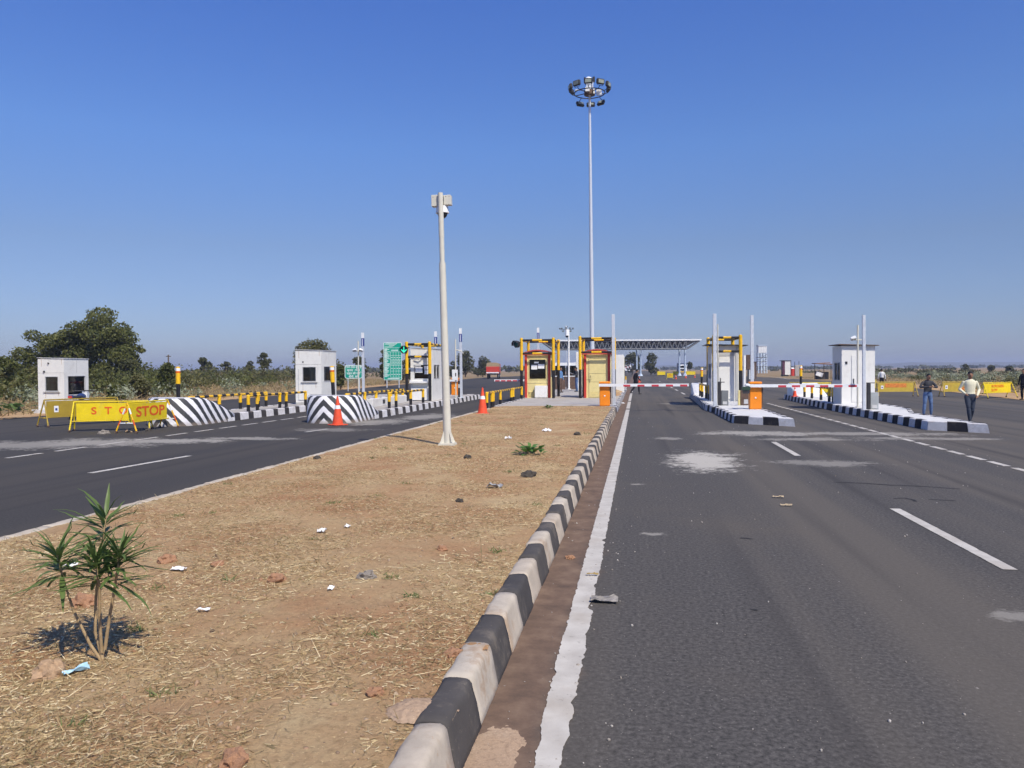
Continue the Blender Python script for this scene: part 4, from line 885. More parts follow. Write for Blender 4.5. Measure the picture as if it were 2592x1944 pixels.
for v, a_, b_ in ((.025, .1, .75), (.055, .06, .7), (.085, .3, .6), (.115, .06, .5), (.20, .42, .8), (.22, .42, .8), (.95, .25, .9), (.965, .2, .85)): m_.bx(X(a_), X(b_), -.0105, -.0066, zt - h * v - .02, zt - h * v + .02)
m_.build('table_rows', signw, t)
for x in (-.6, .6): MB().cyl((x, .06, 0), (x, .06, zb + h * .95), .05).build('post', galv, t)

# ------------------------------------------------------------------ shelter and white cabinets behind the red booths
g = GD(1418, 58); t = thing('guard_shelter', 'low brown and glass shelter with a white beam between the red roofed booths', 'shelter', (g.x + .7, g.y + 2.2, .2)); 
for x in (-1.3, -.45, .4): MB().box((x + .4, 0, .48), (.78, .1, .96), 0, None, .01).build('lower_panel', brown, t); MB().bx(x + .03, x + .77, -.01, .01, 1.02, 1.78).build('pane', paned, t)
MB().bx(-1.3, 1.25, -.07, .07, 1.8, 2.02).bx(-1.3, 1.25, -.06, .06, .97, 1.02).build('beam', plasticw, t)
for x in (-1.32, 1.27): MB().bx(x - .03, x + .03, -.05, .05, 0, 2.0).build('post', dark, t)
for lab, px, zz, w_, top in (('white cabinet panel behind the closed door booth, its left one', 1465, 56, .40, 891), ('tall white cabinet right of the median pole behind the closed door booth', 1567, 52, .62, 898)):
    g = GD(px, zz); hh_ = ZT(px, top, zz) - .2; t = thing('white_cabinet', lab, 'cabinet', (g.x, g.y, .2)); MB().box((0, .3, hh_ / 2), (w_, .6, hh_), 0, None, .015).build('body', wallw, t); MB().bx(-w_ / 2 + .03, w_ / 2 - .03, -.012, -.001, .1, hh_ - .1).build('door', wallw, t); MB().bx(w_ / 2 - .001, w_ / 2 + .04, .1, .5, hh_ * .1, hh_ * .96).build('side_trim', polep, t)

# ------------------------------------------------------------------ far canopy, tank tower, huts
zc = 190; cL, cR_ = GD(1372, zc), GD(1768, zc); zt_, zb_ = ZT(1570, 863, zc), ZT(1570, 884, zc); L = (cR_ - cL).length
t = thing('toll_canopy', 'long white canopy on truss girders and blue legs across the far road', 'canopy', ((cL + cR_) / 2), math.atan2((cR_ - cL).y, (cR_ - cL).x)); hl = L / 2
MB().bx(-hl - .2, hl + .4, -1.5, 9, zt_ - .05, zt_ + .3).build('roof', plasticw, t)
MB().loft([[(-hl + .5, y, zt_ - .06), (hl, y, zt_ - .06), (hl - 3.5, y, zb_ + .25), (-hl + 3.8, y, zb_ + .25)] for y in (1.2, 8.5)], 0, True, False).build('soffit', greyw, t)
for yy in (-1.2, .6):
    m_ = MB(); m_.cyl((-hl + 2.5, yy, zb_), (hl - 2.8, yy, zb_), .17, n=8); m_.cyl((-hl, yy, zt_ - .15), (hl, yy, zt_ - .15), .16, n=8)
    n = 26
    for k in range(n): 
        x0, x1 = -hl + 2.5 + (L - 5.3) * k / n, -hl + 2.5 + (L - 5.3) * (k + 1) / n; xm = (x0 + x1) / 2
        m_.cyl((x0, yy, zb_), (xm, yy, zt_ - .15), .11, n=6); m_.cyl((xm, yy, zt_ - .15), (x1, yy, zb_), .11, n=6)
    m_.cyl((-hl + 2.5, yy, zb_), (-hl, yy, zt_ - .15), .15, n=8); m_.cyl((hl - 2.8, yy, zb_), (hl, yy, zt_ - .15), .15, n=8); m_.build('truss', trussg, t)
for px in (1612, 1622, 1720, 1734):
    x = (px - 1372) / 396 * L - hl; MB().cyl((x, 0, 0), (x, 0, zb_), .2, n=12).cyl((x, 0, 0), (x, 0, .6), .55, .22, n=10).build('leg', bluegrey, t)
zz = 260; g = GD(1928, zz); t = thing('tank_tower', 'pale blue tank on a lattice stand beyond the right road', 'tower', g, R(5)); w = 21 * zz / 2016; z0, z1, z2 = 0, ZT(1928, 893, zz), ZT(1928, 876, zz)
for sx in (-1, -.33, .33, 1):
    for sy in (-1, 1): MB().cyl((sx * w * .5, sy * w * .5, 0), (sx * w * .45, sy * w * .45, z1), .15, n=8).build('leg', towerw, t)
m_ = MB()
for k in range(4):
    z = z1 * (k + .6) / 4.6
    for sy in (-1, 1): m_.cyl((-w * .5, sy * w * .5, z), (w * .5, sy * w * .5, z), .1, n=6); m_.cyl((sy * w * .5, -w * .5, z), (sy * w * .5, w * .5, z), .1, n=6); m_.cyl((-w * .5, sy * w * .5, z - 1), (w * .5, sy * w * .5, z + 1), .07, n=6)
m_.build('bracing', trussg, t)
for x in range(5): MB().bx(-w / 2 + x * w / 5 + .04, -w / 2 + (x + 1) * w / 5 - .04, -w / 2, w / 2, z1, z2).build('tank_panel', plasticw, t)
MB().bx(-w / 2 - .15, w / 2 + .15, -w / 2 - .15, w / 2 + .15, z2 + .01, z2 + .35).build('lid', bluegrey, t)
zz = 165; g = GD(1990, zz); t = thing('roadside_hut', 'white and dark boxy hut at the edge of the far right road', 'hut', g); w, h = 24 * zz / 2016, ZT(1990, 912, zz)
MB().bx(-w / 2 + .75, w / 2 - .1, 0, 1.9, .3, h - .12).build('wall', wallw, t); MB().bx(-w / 2 + .3, -w / 2 + .74, .02, 1.8, .3, h - .12).build('side_wall', P('maroon', (.1, .03, .06), .6), t)
MB().bx(-w / 2, w / 2, -.1, 2, h - .11, h).bx(-w / 2, -w / 2 + .08, -.05, .05, 0, h - .12).bx(w / 2 - .08, w / 2, -.05, .05, 0, h - .12).bx(-w / 2 + .2, w / 2 - .5, 0, 1.8, 0, .28).build('frame', dark, t)
g = GD(2005.5, 172); t = thing('water_drum', 'red drum with a pale lid between the boxy hut and the pale post', 'drum', g); MB().cyl((0, 0, 0), (0, 0, 1.55), .48, .48, 16).build('body', redpaint, t); MB().cyl((0, 0, 1.55), (0, 0, 1.8), .44, .3, 16).build('lid', plasticw, t)
g = GD(2019, 165); t = thing('pillar', 'pale concrete pillar with two rods right of the red drum', 'pillar', g); MB().bx(-.48, .48, 0, .8, 0, 2.3, 0, .03).build('body', concrete, t); MB().cyl((-.5, .4, 0), (-.5, .4, 3), .05).cyl((.35, .4, 2.3), (.35, .4, 3.1), .05).build('rod', dark, t)
zz = 118; g = GD(2082, zz); t = thing('roadside_stall', 'open roadside stall under a sagging brown roof left of the grey kiosk', 'stall', g); w = 46 * zz / 2016; z1 = ZT(2082, 921, zz)
MB().box((.25, .8, z1), (w, 2.6, .12), 0, Matrix.Rotation(R(3), 4, 'Y')).box((.1, .3, z1 + .12), (w * .7, 1.4, .1), 0, Matrix.Rotation(R(-3), 4, 'Y')).build('roof', P('thatch_brown', (.26, .15, .1), .9, var=.3, scale=12), t)
for x in (-1.1, .2, 1.2): MB().cyl((x, 0, 0), (x, 0, z1), .05).build('post', bark, t)
MB().box((-.35, .4, .75), (.95, .3, .6), 0, Matrix.Rotation(.3, 4, 'Y')).build('cloth', paper, t); MB().bx(-.9, 1.0, .6, 1.1, 0, 1.1).build('counter', dark, t)
g = GD(1894, 75); t = thing('signal_back', 'dark board standing behind the white pipe post on the right', 'board', g); hb = ZT(1894, 898, 75); MB().bx(-.2, .24, -.05, .05, ZT(1894, 936, 75), hb, 0, .03).build('panel', brown, t); MB().cyl((0, .06, 0), (0, .06, hb), .06).build('post', dark, t)
g = GD(1906, 125); t = thing('roadside_hut', 'tiny white hut right behind the galvanised pole of the right boom', 'hut', g); hb = ZT(1906, 917, 125); MB().bx(-.55, .2, 0, 1, 0, hb).build('wall', wallw, t); MB().bx(.21, .55, 0, 1, 0, hb).build('side_wall', brown, t); MB().bx(-.6, .6, -.1, 1.1, hb + .005, hb + .1).build('roof', brown, t)
g = GD(427, 150); t = thing('utility_pole', 'distant utility pole above the scrub behind the left marker post', 'pole', g); MB().cyl((0, 0, 0), (0, 0, ZT(427, 898, 150)), .12).build('shaft', bark, t); MB().bx(-.5, .5, -.05, .05, ZT(427, 903, 150), ZT(427, 901, 150)).build('crossarm', bark, t)

# ------------------------------------------------------------------ vehicles
def wheel(t, x, y, r=.5, w=.28):
    tw = MB().cyl((x - w / 2, y, r), (x + w / 2, y, r), r, n=18).build('wheel', rubber, t); MB().cyl((x - w / 2 - .01, y, r), (x + w / 2 + .01, y, r), r * .55, n=14).build('rim', galv, tw)
zz = 150; g = GD(1247, zz); t = thing('truck', 'red lorry with a tan tarpaulin load driving away on the left road', 'lorry', (g.x, g.y, 0), R(7))
MB().box((0, 3, 1.75), (2.45, 5.6, 1.1), 0, None, .03).build('body', redpaint, t); MB().bx(-1.2, 1.2, .15, .22, 1.05, 1.25).build('tail_bar', plasticw, t)
m_ = MB(); m_.loft([[(-1.2, y, 2.3), (1.2, y, 2.3), (1.12, y, 2.9), (.5, y, 3.05), (-.5, y, 3.1), (-1.12, y, 2.95)] for y in (.25, 2.5, 5.7)], 0, True, False); m_.build('tarpaulin', tarp, t)
MB().box((0, 7.1, 1.9), (2.3, 1.9, 1.9), 0, None, .1).build('cab', redpaint, t); MB().bx(-1.1, 1.1, .3, 8, .75, 1.18).build('chassis', dark, t)
for x in (-.95, .95):
    for y in (1.4, 2.5, 6.6): wheel(t, x, y)
    MB().bx(x * 1.1 - .12, x * 1.1 + .12, .15, .2, .95, 1.05).build('tail_light', letter, t)
def lorry_front(label, px, zz, cab, body, bw, load):
    g = GD(px, zz); t = thing('truck', label, 'lorry', (g.x, g.y, 0), 0); MB().box((0, .9, 1.75), (2.3, 1.8, 2.1), 0, None, .18).build('cab', cab, t)
    ws = MB().bx(-1.0, 1.0, -.02, -.003, 1.9, 2.55).build('windscreen', paned, t); MB().bx(-1.05, 1.05, -.06, -.025, .75, 1.0).build('bumper', load, t); MB().bx(-.6, .6, -.03, -.004, 1.1, 1.6).build('grille', dark, t)
    for x in (-.85, .85): MB().cyl((x, -.05, 1.25), (x, -.0, 1.25), .17, n=12).build('headlight', plasticw, t); wheel(t, x * 1.1, 1.2); wheel(t, x * 1.1, 5.2); wheel(t, x * 1.1, 6.3)
    MB().box((0, 4.6, 2.1), (bw, 5.2, 2.4), 0, None, .06).build('body', body, t); MB().bx(-1, 1, 1, 7, .7, .88).build('chassis', dark, t); return t
lorry_front('white cabbed lorry with a dark blue body coming from under the far canopy', 1728, 225, plasticw, P('dark_blue_body', (.09, .11, .18), .5), 2.5, yellow)
g = GD(1589, 290); t = thing('tanker_lorry', 'white round ended tanker lorry far off under the canopy', 'lorry', (g.x, g.y, .2))
m_ = MB(); m_.cyl((0, .02, 2.0), (0, 8, 2.0), 1.35, n=24); m_.build('tank', plasticw, t); MB().bx(-1.3, 1.3, .3, 8, .6, .95).build('chassis', dark, t)
for x in (-.55, .55): MB().cyl((x, -.03, 2.2), (x, .01, 2.2), .27, n=14).build('end_marking', boomred, t); wheel(t, x * 2, 1.5); wheel(t, x * 2, 6.5)
MB().bx(-.4, .4, -.03, .01, 1.25, 1.5).build('tail_plate', boomred, t); MB().box((0, 9.3, 1.9), (2.3, 2, 2.2), 0, None, .15).build('cab', plasticw, t)
# motorcycle in front of the far left kiosk
g = GD(201, 29.6); t = thing('motorcycle', 'dark blue motorcycle half hidden behind the olive barricade', 'motorcycle', (g.x, g.y, 0), R(15))
for y in (-.62, .62):
    m_ = MB()
    for k in range(20): a0, a1 = k * PI / 10, (k + 1) * PI / 10; m_.cyl((0, y + .27 * math.cos(a0), .3 + .27 * math.sin(a0)), (0, y + .27 * math.cos(a1), .3 + .27 * math.sin(a1)), .045, n=8)
    wh = m_.build('wheel', rubber, t); MB().cyl((-.05, y, .3), (.05, y, .3), .08).build('rim', galv, wh)
bl = P('motorcycle_blue', (.03, .05, .14), .3); MB().sph((0, .15, .80), (.14, .26, .13)).build('tank', bl, t); MB().box((0, -.32, .80), (.26, .66, .1), 0, None, .04).build('seat', dark, t); MB().box((0, -.72, .82), (.16, .16, .12), 0, None, .03).build('tail', bl, t)
MB().bx(-.07, .07, -.82, -.8, .78, .86).build('tail_light', redpaint, t); MB().tube([(-.38, .36, 1.0), (-.1, .5, 1.02), (.1, .5, 1.02), (.38, .36, 1.0)], .02).build('handlebar', dark, t); MB().bx(-.09, .09, .52, .64, .78, .95).build('headlight', plasticw, t)
for x in (-.09, .09): MB().cyl((x, .5, 1.0), (x, .62, .3), .028).build('fork', galv, t)
MB().bx(-.14, .14, -.2, .25, .3, .65).build('engine', dark, t); MB().bx(-.11, .11, -.85, -.83, .6, .74).build('number_plate', paper, t); MB().tube([(-.3, .42, 1.02), (-.34, .4, 1.2)], .01).sph((-.34, .38, 1.22), (.05, .02, .04)).tube([(.3, .42, 1.02), (.34, .4, 1.2)], .01).sph((.34, .38, 1.22), (.05, .02, .04)).build('mirror', dark, t)

# ------------------------------------------------------------------ people
def person(label, loc, rz, H, pose, shirt, trous, shoe=dark, jacket_open=None, sleeves=True, cap=None):
    "one remeshed surface; local figure 1.70 m tall facing -Y"
    J = dict(hL=(-.085, 0, .90), hR=(.085, 0, .90), kL=(-.095, -.02, .48), kR=(.095, -.02, .48), aL=(-.10, .02, .08), aR=(.10, .02, .08), sL=(-.172, .01, 1.365), sR=(.172, .01, 1.365),
             eL=(-.25, .03, 1.11), eR=(.25, .03, 1.11), wL=(-.27, -.05, .86), wR=(.27, -.05, .86), head=(0, -.015, 1.585), lean=(0, 0, 0))
    J.update(pose); J = {k: Vector(v) for k, v in J.items()}; lean = J['lean']; segs = []; m_ = MB()
    def ell(c, ax, ay, n=14): return [tuple(c + ax * math.cos(i * 2 * PI / n) + ay * math.sin(i * 2 * PI / n)) for i in range(n)]
    rings = []
    for z, rx, ry, f_ in ((.80, .11, .085, 0), (.86, .155, .105, 0), (.93, .160, .112, .05), (1.03, .148, .102, .2), (1.16, .158, .112, .5), (1.28, .178, .118, .75), (1.37, .172, .105, .95), (1.415, .125, .085, 1), (1.45, .065, .06, 1)):
        rings.append(ell(Vector((0, 0, z)) + lean * f_, Vector((rx, 0, 0)), Vector((0, ry, 0))))
    m_.loft(rings); segs += [('shirt', Vector((0, 0, .97)), Vector((0, 0, 1.31)) + lean, .13), ('shirt', Vector((-.13, 0, 1.37)) + lean, Vector((.13, 0, 1.37)) + lean, .07), ('trous', Vector((0, 0, .80)), Vector((0, 0, .92)), .14)]
    def limb(tg, a, b, ra, rb, bulge=0):
        a, b = Vector(a), Vector(b); d = (b - a).normalized(); x = d.orthogonal().normalized(); y = d.cross(x)
        rg = [ell(a.lerp(b, u) - (d * ra * .3 if u == 0 else Vector()) + (d * rb * .3 if u == 1 else Vector()), x * r_, y * r_, 12) for u, r_ in ((0, ra * .7), (.06, ra), (.4, ra * .55 + rb * .45 + bulge), (.94, rb), (1, rb * .7))]
        m_.loft(rg); segs.append((tg, a, b, (ra + rb) / 2))
    tl = lean
    for s_ in 'LR':
        limb('trous', J['h' + s_], J['k' + s_], .092, .064, .006); limb('trous', J['k' + s_], J['a' + s_] + Vector((0, 0, .02)), .066, .05, .006)
        a = J['a' + s_]; out = -.02 if s_ == 'L' else .02; limb('shoe', a + Vector((0, .045, -.045)), a + Vector((out, -.155, -.055)), .045, .034)
        sh = J['s' + s_] + tl; limb('shirt', sh, J['e' + s_], .053, .045, .002); limb('shirt' if sleeves else 'skin', J['e' + s_], J['w' + s_], .047, .035, .003)
        e, w_ = J['e' + s_], J['w' + s_]; d = (w_ - e).normalized(); sd_ = Vector((0, 0, 1)).cross(d); sd_ = sd_.normalized() if sd_.length > .15 else Vector((0, 1, 0)); nn = d.cross(sd_)
        palm = w_ + d * .055; limb('skin', w_ - d * .01, w_ + d * .085, .028, .033)
        for k, ln in enumerate((.075, .085, .08, .062)):
            b0 = palm + d * .02 + sd_ * (.024 * (k - 1.5) * .62); b1 = b0 + d * ln * .55 + nn * .006; limb('skin', b0, b1, .0115, .0105); limb('skin', b1, b1 + d * ln * .4 + nn * .022, .0105, .009)
        limb('skin', w_ + d * .02 + sd_ * .02, w_ + d * .07 + sd_ * .05, .0125, .0105)
    hc = J['head'] + tl; nk = Vector((0, .01, 1.42)) + tl
    limb('skin', nk, hc + Vector((0, .01, -.04)), .056, .052)
    m_.sph(hc, (.074, .092, .108)); m_.sph(hc + Vector((0, -.03, -.055)), (.056, .062, .058)); m_.sph(hc + Vector((0, -.096, -.012)), (.015, .022, .024)); segs.append(('skin', hc, hc + Vector((0, 0, .01)), .1))
    for s_ in (-1, 1): m_.sph(hc + Vector((s_ * .076, .005, -.005)), (.011, .024, .032))
    me0 = m_.mesh('body', [shirt, trous, skin, shoe]); tmp = bpy.data.objects.new('body', me0); COL.objects.link(tmp)
    rm = tmp.modifiers.new('r', 'REMESH'); rm.mode = 'VOXEL'; rm.voxel_size = .0115; rm.use_smooth_shade = True
    sm = tmp.modifiers.new('s', 'SMOOTH'); sm.factor = .5; sm.iterations = 2
    dg = bpy.context.evaluated_depsgraph_get(); me = bpy.data.meshes.new_from_object(tmp.evaluated_get(dg)); bpy.data.objects.remove(tmp)
    me.materials.clear(); idx = {'shirt': 0, 'trous': 1, 'skin': 2, 'shoe': 3}
    for q in (shirt, trous, skin, shoe): me.materials.append(q)
    n = len(me.polygons); cen = np.empty(n * 3); me.polygons.foreach_get('center', cen); cen = cen.reshape(-1, 3); best = np.full(n, 9e9); lab = np.zeros(n, int)
    for tg, a, b, r_ in segs:
        a, b = np.array(a), np.array(b); ab = b - a; u = np.clip(((cen - a) @ ab) / (ab @ ab), 0, 1); dd = np.linalg.norm(cen - (a + u[:, None] * ab), axis=1) - r_
        k = dd < best; best[k] = dd[k]; lab[k] = idx[tg]
    me.polygons.foreach_set('material_index', lab.astype(np.int32)); me.polygons.foreach_set('use_smooth', np.ones(n, bool))
    t = thing('person', label, 'person', loc, rz); t.scale = (H / 1.70,) * 3; link('body', me, t)
    hr = MB(); tb = bmesh.new(); bmesh.ops.create_uvsphere(tb, u_segments=16, v_segments=10, radius=1)
    for v in tb.verts:
        c = v.co; k = 1 + .05 * mnoise.noise(c * 4); v.co = Vector((c.x * .083 * k, c.y * .101 * k + .012, max(c.z, -.25 if c.y > .15 else .02 + .48 * max(0, -c.y)) * .118 * k))
        v.co += hc + Vector((0, 0, .006))
    hr.add(tb, 0, True); hr.build('hair', hairm, t)
    for s_ in (-1, 1): MB().sph(hc + Vector((s_ * .029, -.083, .012)), (.012, .008, .006), 0, 8, 6).build('eye', hairm, t)
    MB().sph(hc + Vector((0, -.091, -.058)), (.022, .008, .006), 0, 8, 6).build('mouth', P('lips', (.13, .05, .04), .6), t)
    return t
denim = P('blue_jeans', (.10, .16, .30), .8, var=.3, scale=9); denimd = P('dark_trousers', (.035, .045, .07), .8, var=.2); jacket = P('charcoal_jacket', (.035, .036, .045), .7, var=.3, scale=8)
creams = P('cream_shirt', (.72, .68, .50), .75, var=.06, scale=8, bump=.3, bs=14); blackc = P('black_clothes', (.018, .016, .022), .8, var=.3)
g = G(2348, 1054); person('man in a charcoal jacket and jeans looking down, behind the right island', g, R(10), 1.5,
    dict(eL=(-.34, -.06, 1.16), eR=(.34, -.06, 1.16), wL=(-.10, -.25, 1.17), wR=(.10, -.25, 1.17), head=(0, -.07, 1.57), aL=(-.15, .02, .08), aR=(.15, .02, .08), kL=(-.13, -.02, .48), kR=(.13, -.02, .48)), jacket, denim)
g = G(2455, 1073); person('man in a cream shirt and dark trousers walking behind the end of the right island', g, R(-8), 1.585,
    dict(eL=(-.29, .07, 1.12), eR=(.28, .07, 1.12), wL=(-.17, -.16, .98), wR=(.19, -.10, .93), aL=(-.02, -.1, .09), aR=(.05, .16, .13), kL=(-.06, -.1, .5), kR=(.07, -.02, .48)), creams, denimd)
g = G(2591, 1012); person('man in dark clothes cut by the right edge of the picture', g, R(-60), 1.6, {}, blackc, blackc)
g = GD(2232, 63); person('man in a white shirt seen from behind beyond the faded barricade', g, R(160), 1.62, {}, P('white_shirt', (.75, .74, .74), .7), blackc)
g = GD(1609, 53.5); person('man in black walking across the main lane behind the boom arm', g, R(115), 1.72, dict(aL=(-.09, -.22, .10), kL=(-.09, -.18, .5), aR=(.09, .30, .16), kR=(.09, .06, .49), wL=(-.3, -.2, .92), eL=(-.26, -.06, 1.12), head=(0, -.07, 1.56), lean=(0, -.04, 0)), blackc, blackc)
g = GD(1460, 53.5); person('man in a dark jacket and jeans reading beside the closed door booth', (g.x, g.y, .205), R(-70), 1.66, dict(eL=(-.25, -.06, 1.14), eR=(.25, -.06, 1.14), wL=(-.09, -.28, 1.2), wR=(.07, -.28, 1.2), head=(0, -.06, 1.57)), P('dark_jacket', (.05, .05, .058), .7), denim)
pp = Matrix.Rotation(R(-70), 4, 'Z') @ Vector((0, -.36, 1.24)); o = MB().box((g.x + pp.x, g.y + pp.y, .2 + pp.z), (.22, .3, .006), 0, Matrix.Rotation(R(20), 4, 'Z') @ Matrix.Rotation(R(25), 4, 'Y')).build('paper_sheet', paper); tag(o, 'white paper held by the reading man between the booths', 'paper')
g = GD(1419, 52); person('man in a blue shirt partly hidden by a post of the dark window booth', (g.x, g.y, .205), R(60), 1.66, {}, P('blue_shirt', (.10, .2, .38), .8), brown)

# ------------------------------------------------------------------ plants
def quads(name, V, F, m, parent=None, loc=None):
    me = bpy.data.meshes.new(name); me.vertices.add(len(V)); me.vertices.foreach_set('co', np.asarray(V, np.float32).ravel())
    n, k = F.shape; me.loops.add(n * k); me.polygons.add(n); me.loops.foreach_set('vertex_index', F.astype(np.int32).ravel())
    me.polygons.foreach_set('loop_start', np.arange(0, n * k, k, dtype=np.int32)); me.update(calc_edges=True); me.materials.append(m)
    return link(name, me, parent, loc)
def leaf_quads(C_, size, rng, flat=.5, aspect=.6):
    n = len(C_); d = rng.normal(size=(n, 3)); d[:, 2] *= flat; d /= np.linalg.norm(d, axis=1)[:, None]; e = rng.normal(size=(n, 3)); e -= (e * d).sum(1)[:, None] * d; e /= np.linalg.norm(e, axis=1)[:, None]
    s_ = (size * rng.uniform(.6, 1.35, n))[:, None]; a, b = d * s_ * .5, e * s_ * .5 * aspect
    V = np.stack([C_ - a, C_ + b - a * .1, C_ + a, C_ - b - a * .1], 1).reshape(-1, 3); F = np.arange(n * 4).reshape(-1, 4); return V, F
def cloud(blobs, n, size, rng, aspect=.6):
    B = np.array(blobs); vol = (B[:, 3] * B[:, 4] * B[:, 5]) ** .72; ix = rng.choice(len(B), n, p=vol / vol.sum())
    d = rng.normal(size=(n, 3)); d /= np.linalg.norm(d, axis=1)[:, None]; r_ = rng.uniform(.35, 1, n) ** .45 * (1 + .10 * rng.normal(size=n))
    return leaf_quads(B[ix, :3] + d * B[ix, 3:] * r_[:, None], size, rng, 1, aspect)
def tree(label, px, zc, top, wpx, trunk=.3, nb=22, nl=5000, ls=.2, seed=0, m=leaf_a, name='tree', dens=1.0, sq=.9, base=None, grp=None, cat='tree'):
    g = GD(px, zc, -.03); H = ZT(px, top, zc) + .03; W = wpx * zc / FPX; rng = np.random.default_rng(seed + 100)
    t = thing(name, label, cat, g, 0, grp); z0 = H * trunk; ch = H - z0; blobs = []
    br = min(W, ch) * (.20 if nb > 8 else .3)
    for k in range(nb):
        a = rng.uniform(0, 2 * PI); u = rng.uniform(0, 1) ** .5; v = rng.uniform(0, 1); ww = W / 2 - br; prof = math.sqrt(max(.05, 1 - abs(v * 1.7 - .62) ** 2.2)) if v * 1.7 - .62 < 1 else .25
        s_ = rng.uniform(.65, 1.25) * br; blobs.append((math.cos(a) * u * ww * prof, math.sin(a) * u * ww * prof * .8, z0 + s_ * .5 + v * (ch - s_ * 1.3), s_ * 1.15, s_ * 1.1, s_ * sq))
    blobs.append((0, 0, H - br * .75, br, br, br * .72))
    V, F = cloud(blobs, nl, ls, rng); quads('crown', V, F, m, t)
    m_ = MB(); r_ = max(.05, H * .028); m_.cyl((0, 0, 0), (.03 * H, 0, z0 + ch * .25), r_, r_ * .6, 9)
    for k in range(min(9, nb)):
        b_ = blobs[k]; m_.cyl((.02 * H, 0, z0 * rng.uniform(.7, 1.1)), (b_[0], b_[1], b_[2]), r_ * .42, r_ * .14, 7)
    m_.build('trunk', bark, t); return t
rng = np.random.default_rng(21); zz = 74; bl = []; gT = GD(208, zz, -.03); Rt = Vector((math.cos(yaw), math.sin(yaw), 0)); Ft = Vector((-math.sin(yaw), math.cos(yaw), 0))
for px, py, r_ in ((265, 826, 44), (300, 842, 36), (226, 836, 36), (190, 858, 38), (152, 868, 34), (122, 893, 34), (92, 915, 32), (70, 945, 28), (252, 875, 48), (302, 890, 44), (332, 912, 30), (202, 902, 46), (150, 925, 40), (262, 935, 46), (312, 945, 36), (105, 958, 34), (352, 882, 12), (200, 955, 44), (340, 950, 26)):
    for q in range(5):
        ax, az, ad = rng.normal(size=3) * r_ * .42; k = zz / FPX; rr2 = r_ * rng.uniform(.5, .82) * k
        c = Rt * ((px + ax - 208) * k) + Ft * (ad * 1.8 * k); bl.append((c.x, c.y, ZT(px, py + az, zz), rr2 * 1.15, rr2 * 1.1, rr2 * .8))
tt = thing('tree', 'large spreading dark tree behind the far left white kiosk', 'tree', gT); V, F = cloud(bl, 40000, .25, rng); quads('crown', V, F, leaf_big, tt)
m_ = MB(); m_.cyl((.3, 0, 0), (.4, 0, 2.2), .32, .24, 10)
for q in range(0, len(bl), 8): m_.cyl((.4, 0, 1.8 + .04 * q), (bl[q][0], bl[q][1], bl[q][2]), .13, .04, 7)
m_.build('trunk', bark, tt)
tree('dense bush at the left edge of the picture beyond the road', 15, 50, 900, 150, .05, 20, 5200, .2, 5, leaf_a, 'bush', cat='bush')
tree('olive bush just left of the far left kiosk', 78, 54, 930, 90, .05, 14, 3400, .19, 6, leaf_b, 'bush', cat='bush')
tree('dark low tree right of the big tree behind the scrub', 330, 70, 908, 130, .08, 18, 3800, .24, 7, leaf_far, 'bush', cat='bush')
tree('cone shaped green bush left of the left marker post', 425, 58, 918, 80, .05, 16, 3600, .18, 8, leaf_a, 'bush', cat='bush')
tree('small green bush right of the far left kiosk', 292, 44, 975, 56, .05, 12, 2200, .15, 9, leaf_a, 'bush', cat='bush')
tree('grey green bush behind the left chevron nose', 350, 52, 945, 70, .05, 12, 2200, .17, 10, leaf_b, 'bush', cat='bush')
tree('round crowned tree on the left skyline', 514, 135, 904, 56, .45, 12, 1800, .35, 11, leaf_far)
tree('small faint tree on the left skyline right of the round one', 572, 160, 916, 42, .5, 9, 900, .4, 12, leaf_far)
tree('open branching tree on the skyline left of the white kiosk', 668, 120, 893, 46, .45, 12, 900, .32, 13, leaf_far)
tree('short bare looking tree next to the open branching one', 634, 140, 913, 24, .5, 7, 420, .35, 14, leaf_far)
tree('broad tree behind the white kiosk with the square window', 798, 78, 858, 165, .05, 34, 8500, .23, 15, leaf_b)
tree('dark bush at the right side of the white kiosk', 862, 72, 925, 48, .06, 10, 1700, .22, 32, leaf_a, 'bush', cat='bush')
tree('rounded tree above the small green sign', 908, 115, 903, 58, .2, 12, 1800, .32, 16, leaf_far)
tree('dark tree behind the tall rate board', 975, 98, 884, 46, .1, 14, 2200, .28, 17, leaf_a)
tree('low tree right of the tall rate board behind the arrow kiosk', 1040, 110, 900, 60, .1, 12, 1800, .3, 33, leaf_far)
tree('tree behind the red lorry on its left', 1178, 185, 886, 58, .1, 16, 2400, .42, 18, leaf_far)
tree('lower tree between the lorry and the bent arm pole', 1222, 195, 900, 52, .08, 14, 2000, .42, 19, leaf_far)
tree('low bush left of the lorry trees', 1148, 190, 913, 40, .05, 10, 1200, .42, 20, leaf_far, 'bush', cat='bush')
tree('broad tree under the far canopy left of its leg', 1600, 235, 890, 62, .08, 16, 2400, .5, 21, leaf_far); tree('tree right of the canopy leg under the roof', 1648, 232, 892, 44, .08, 14, 2000, .5, 22, leaf_far)
tree('small palm like tree right of the last canopy leg', 1746, 240, 915, 18, .3, 7, 500, .5, 23, leaf_far)
tree('dark round tree in the field above the two standing men', 2443, 230, 922, 26, .1, 10, 1400, .5, 24, leaf_far); tree('sparse tree in the right field above the lettered barricade', 2508, 200, 924, 24, .25, 8, 700, .5, 25, leaf_far)
tree('low dark bush at the right edge of the field', 2556, 190, 927, 36, .1, 9, 900, .45, 26, leaf_far, 'bush', cat='bush')

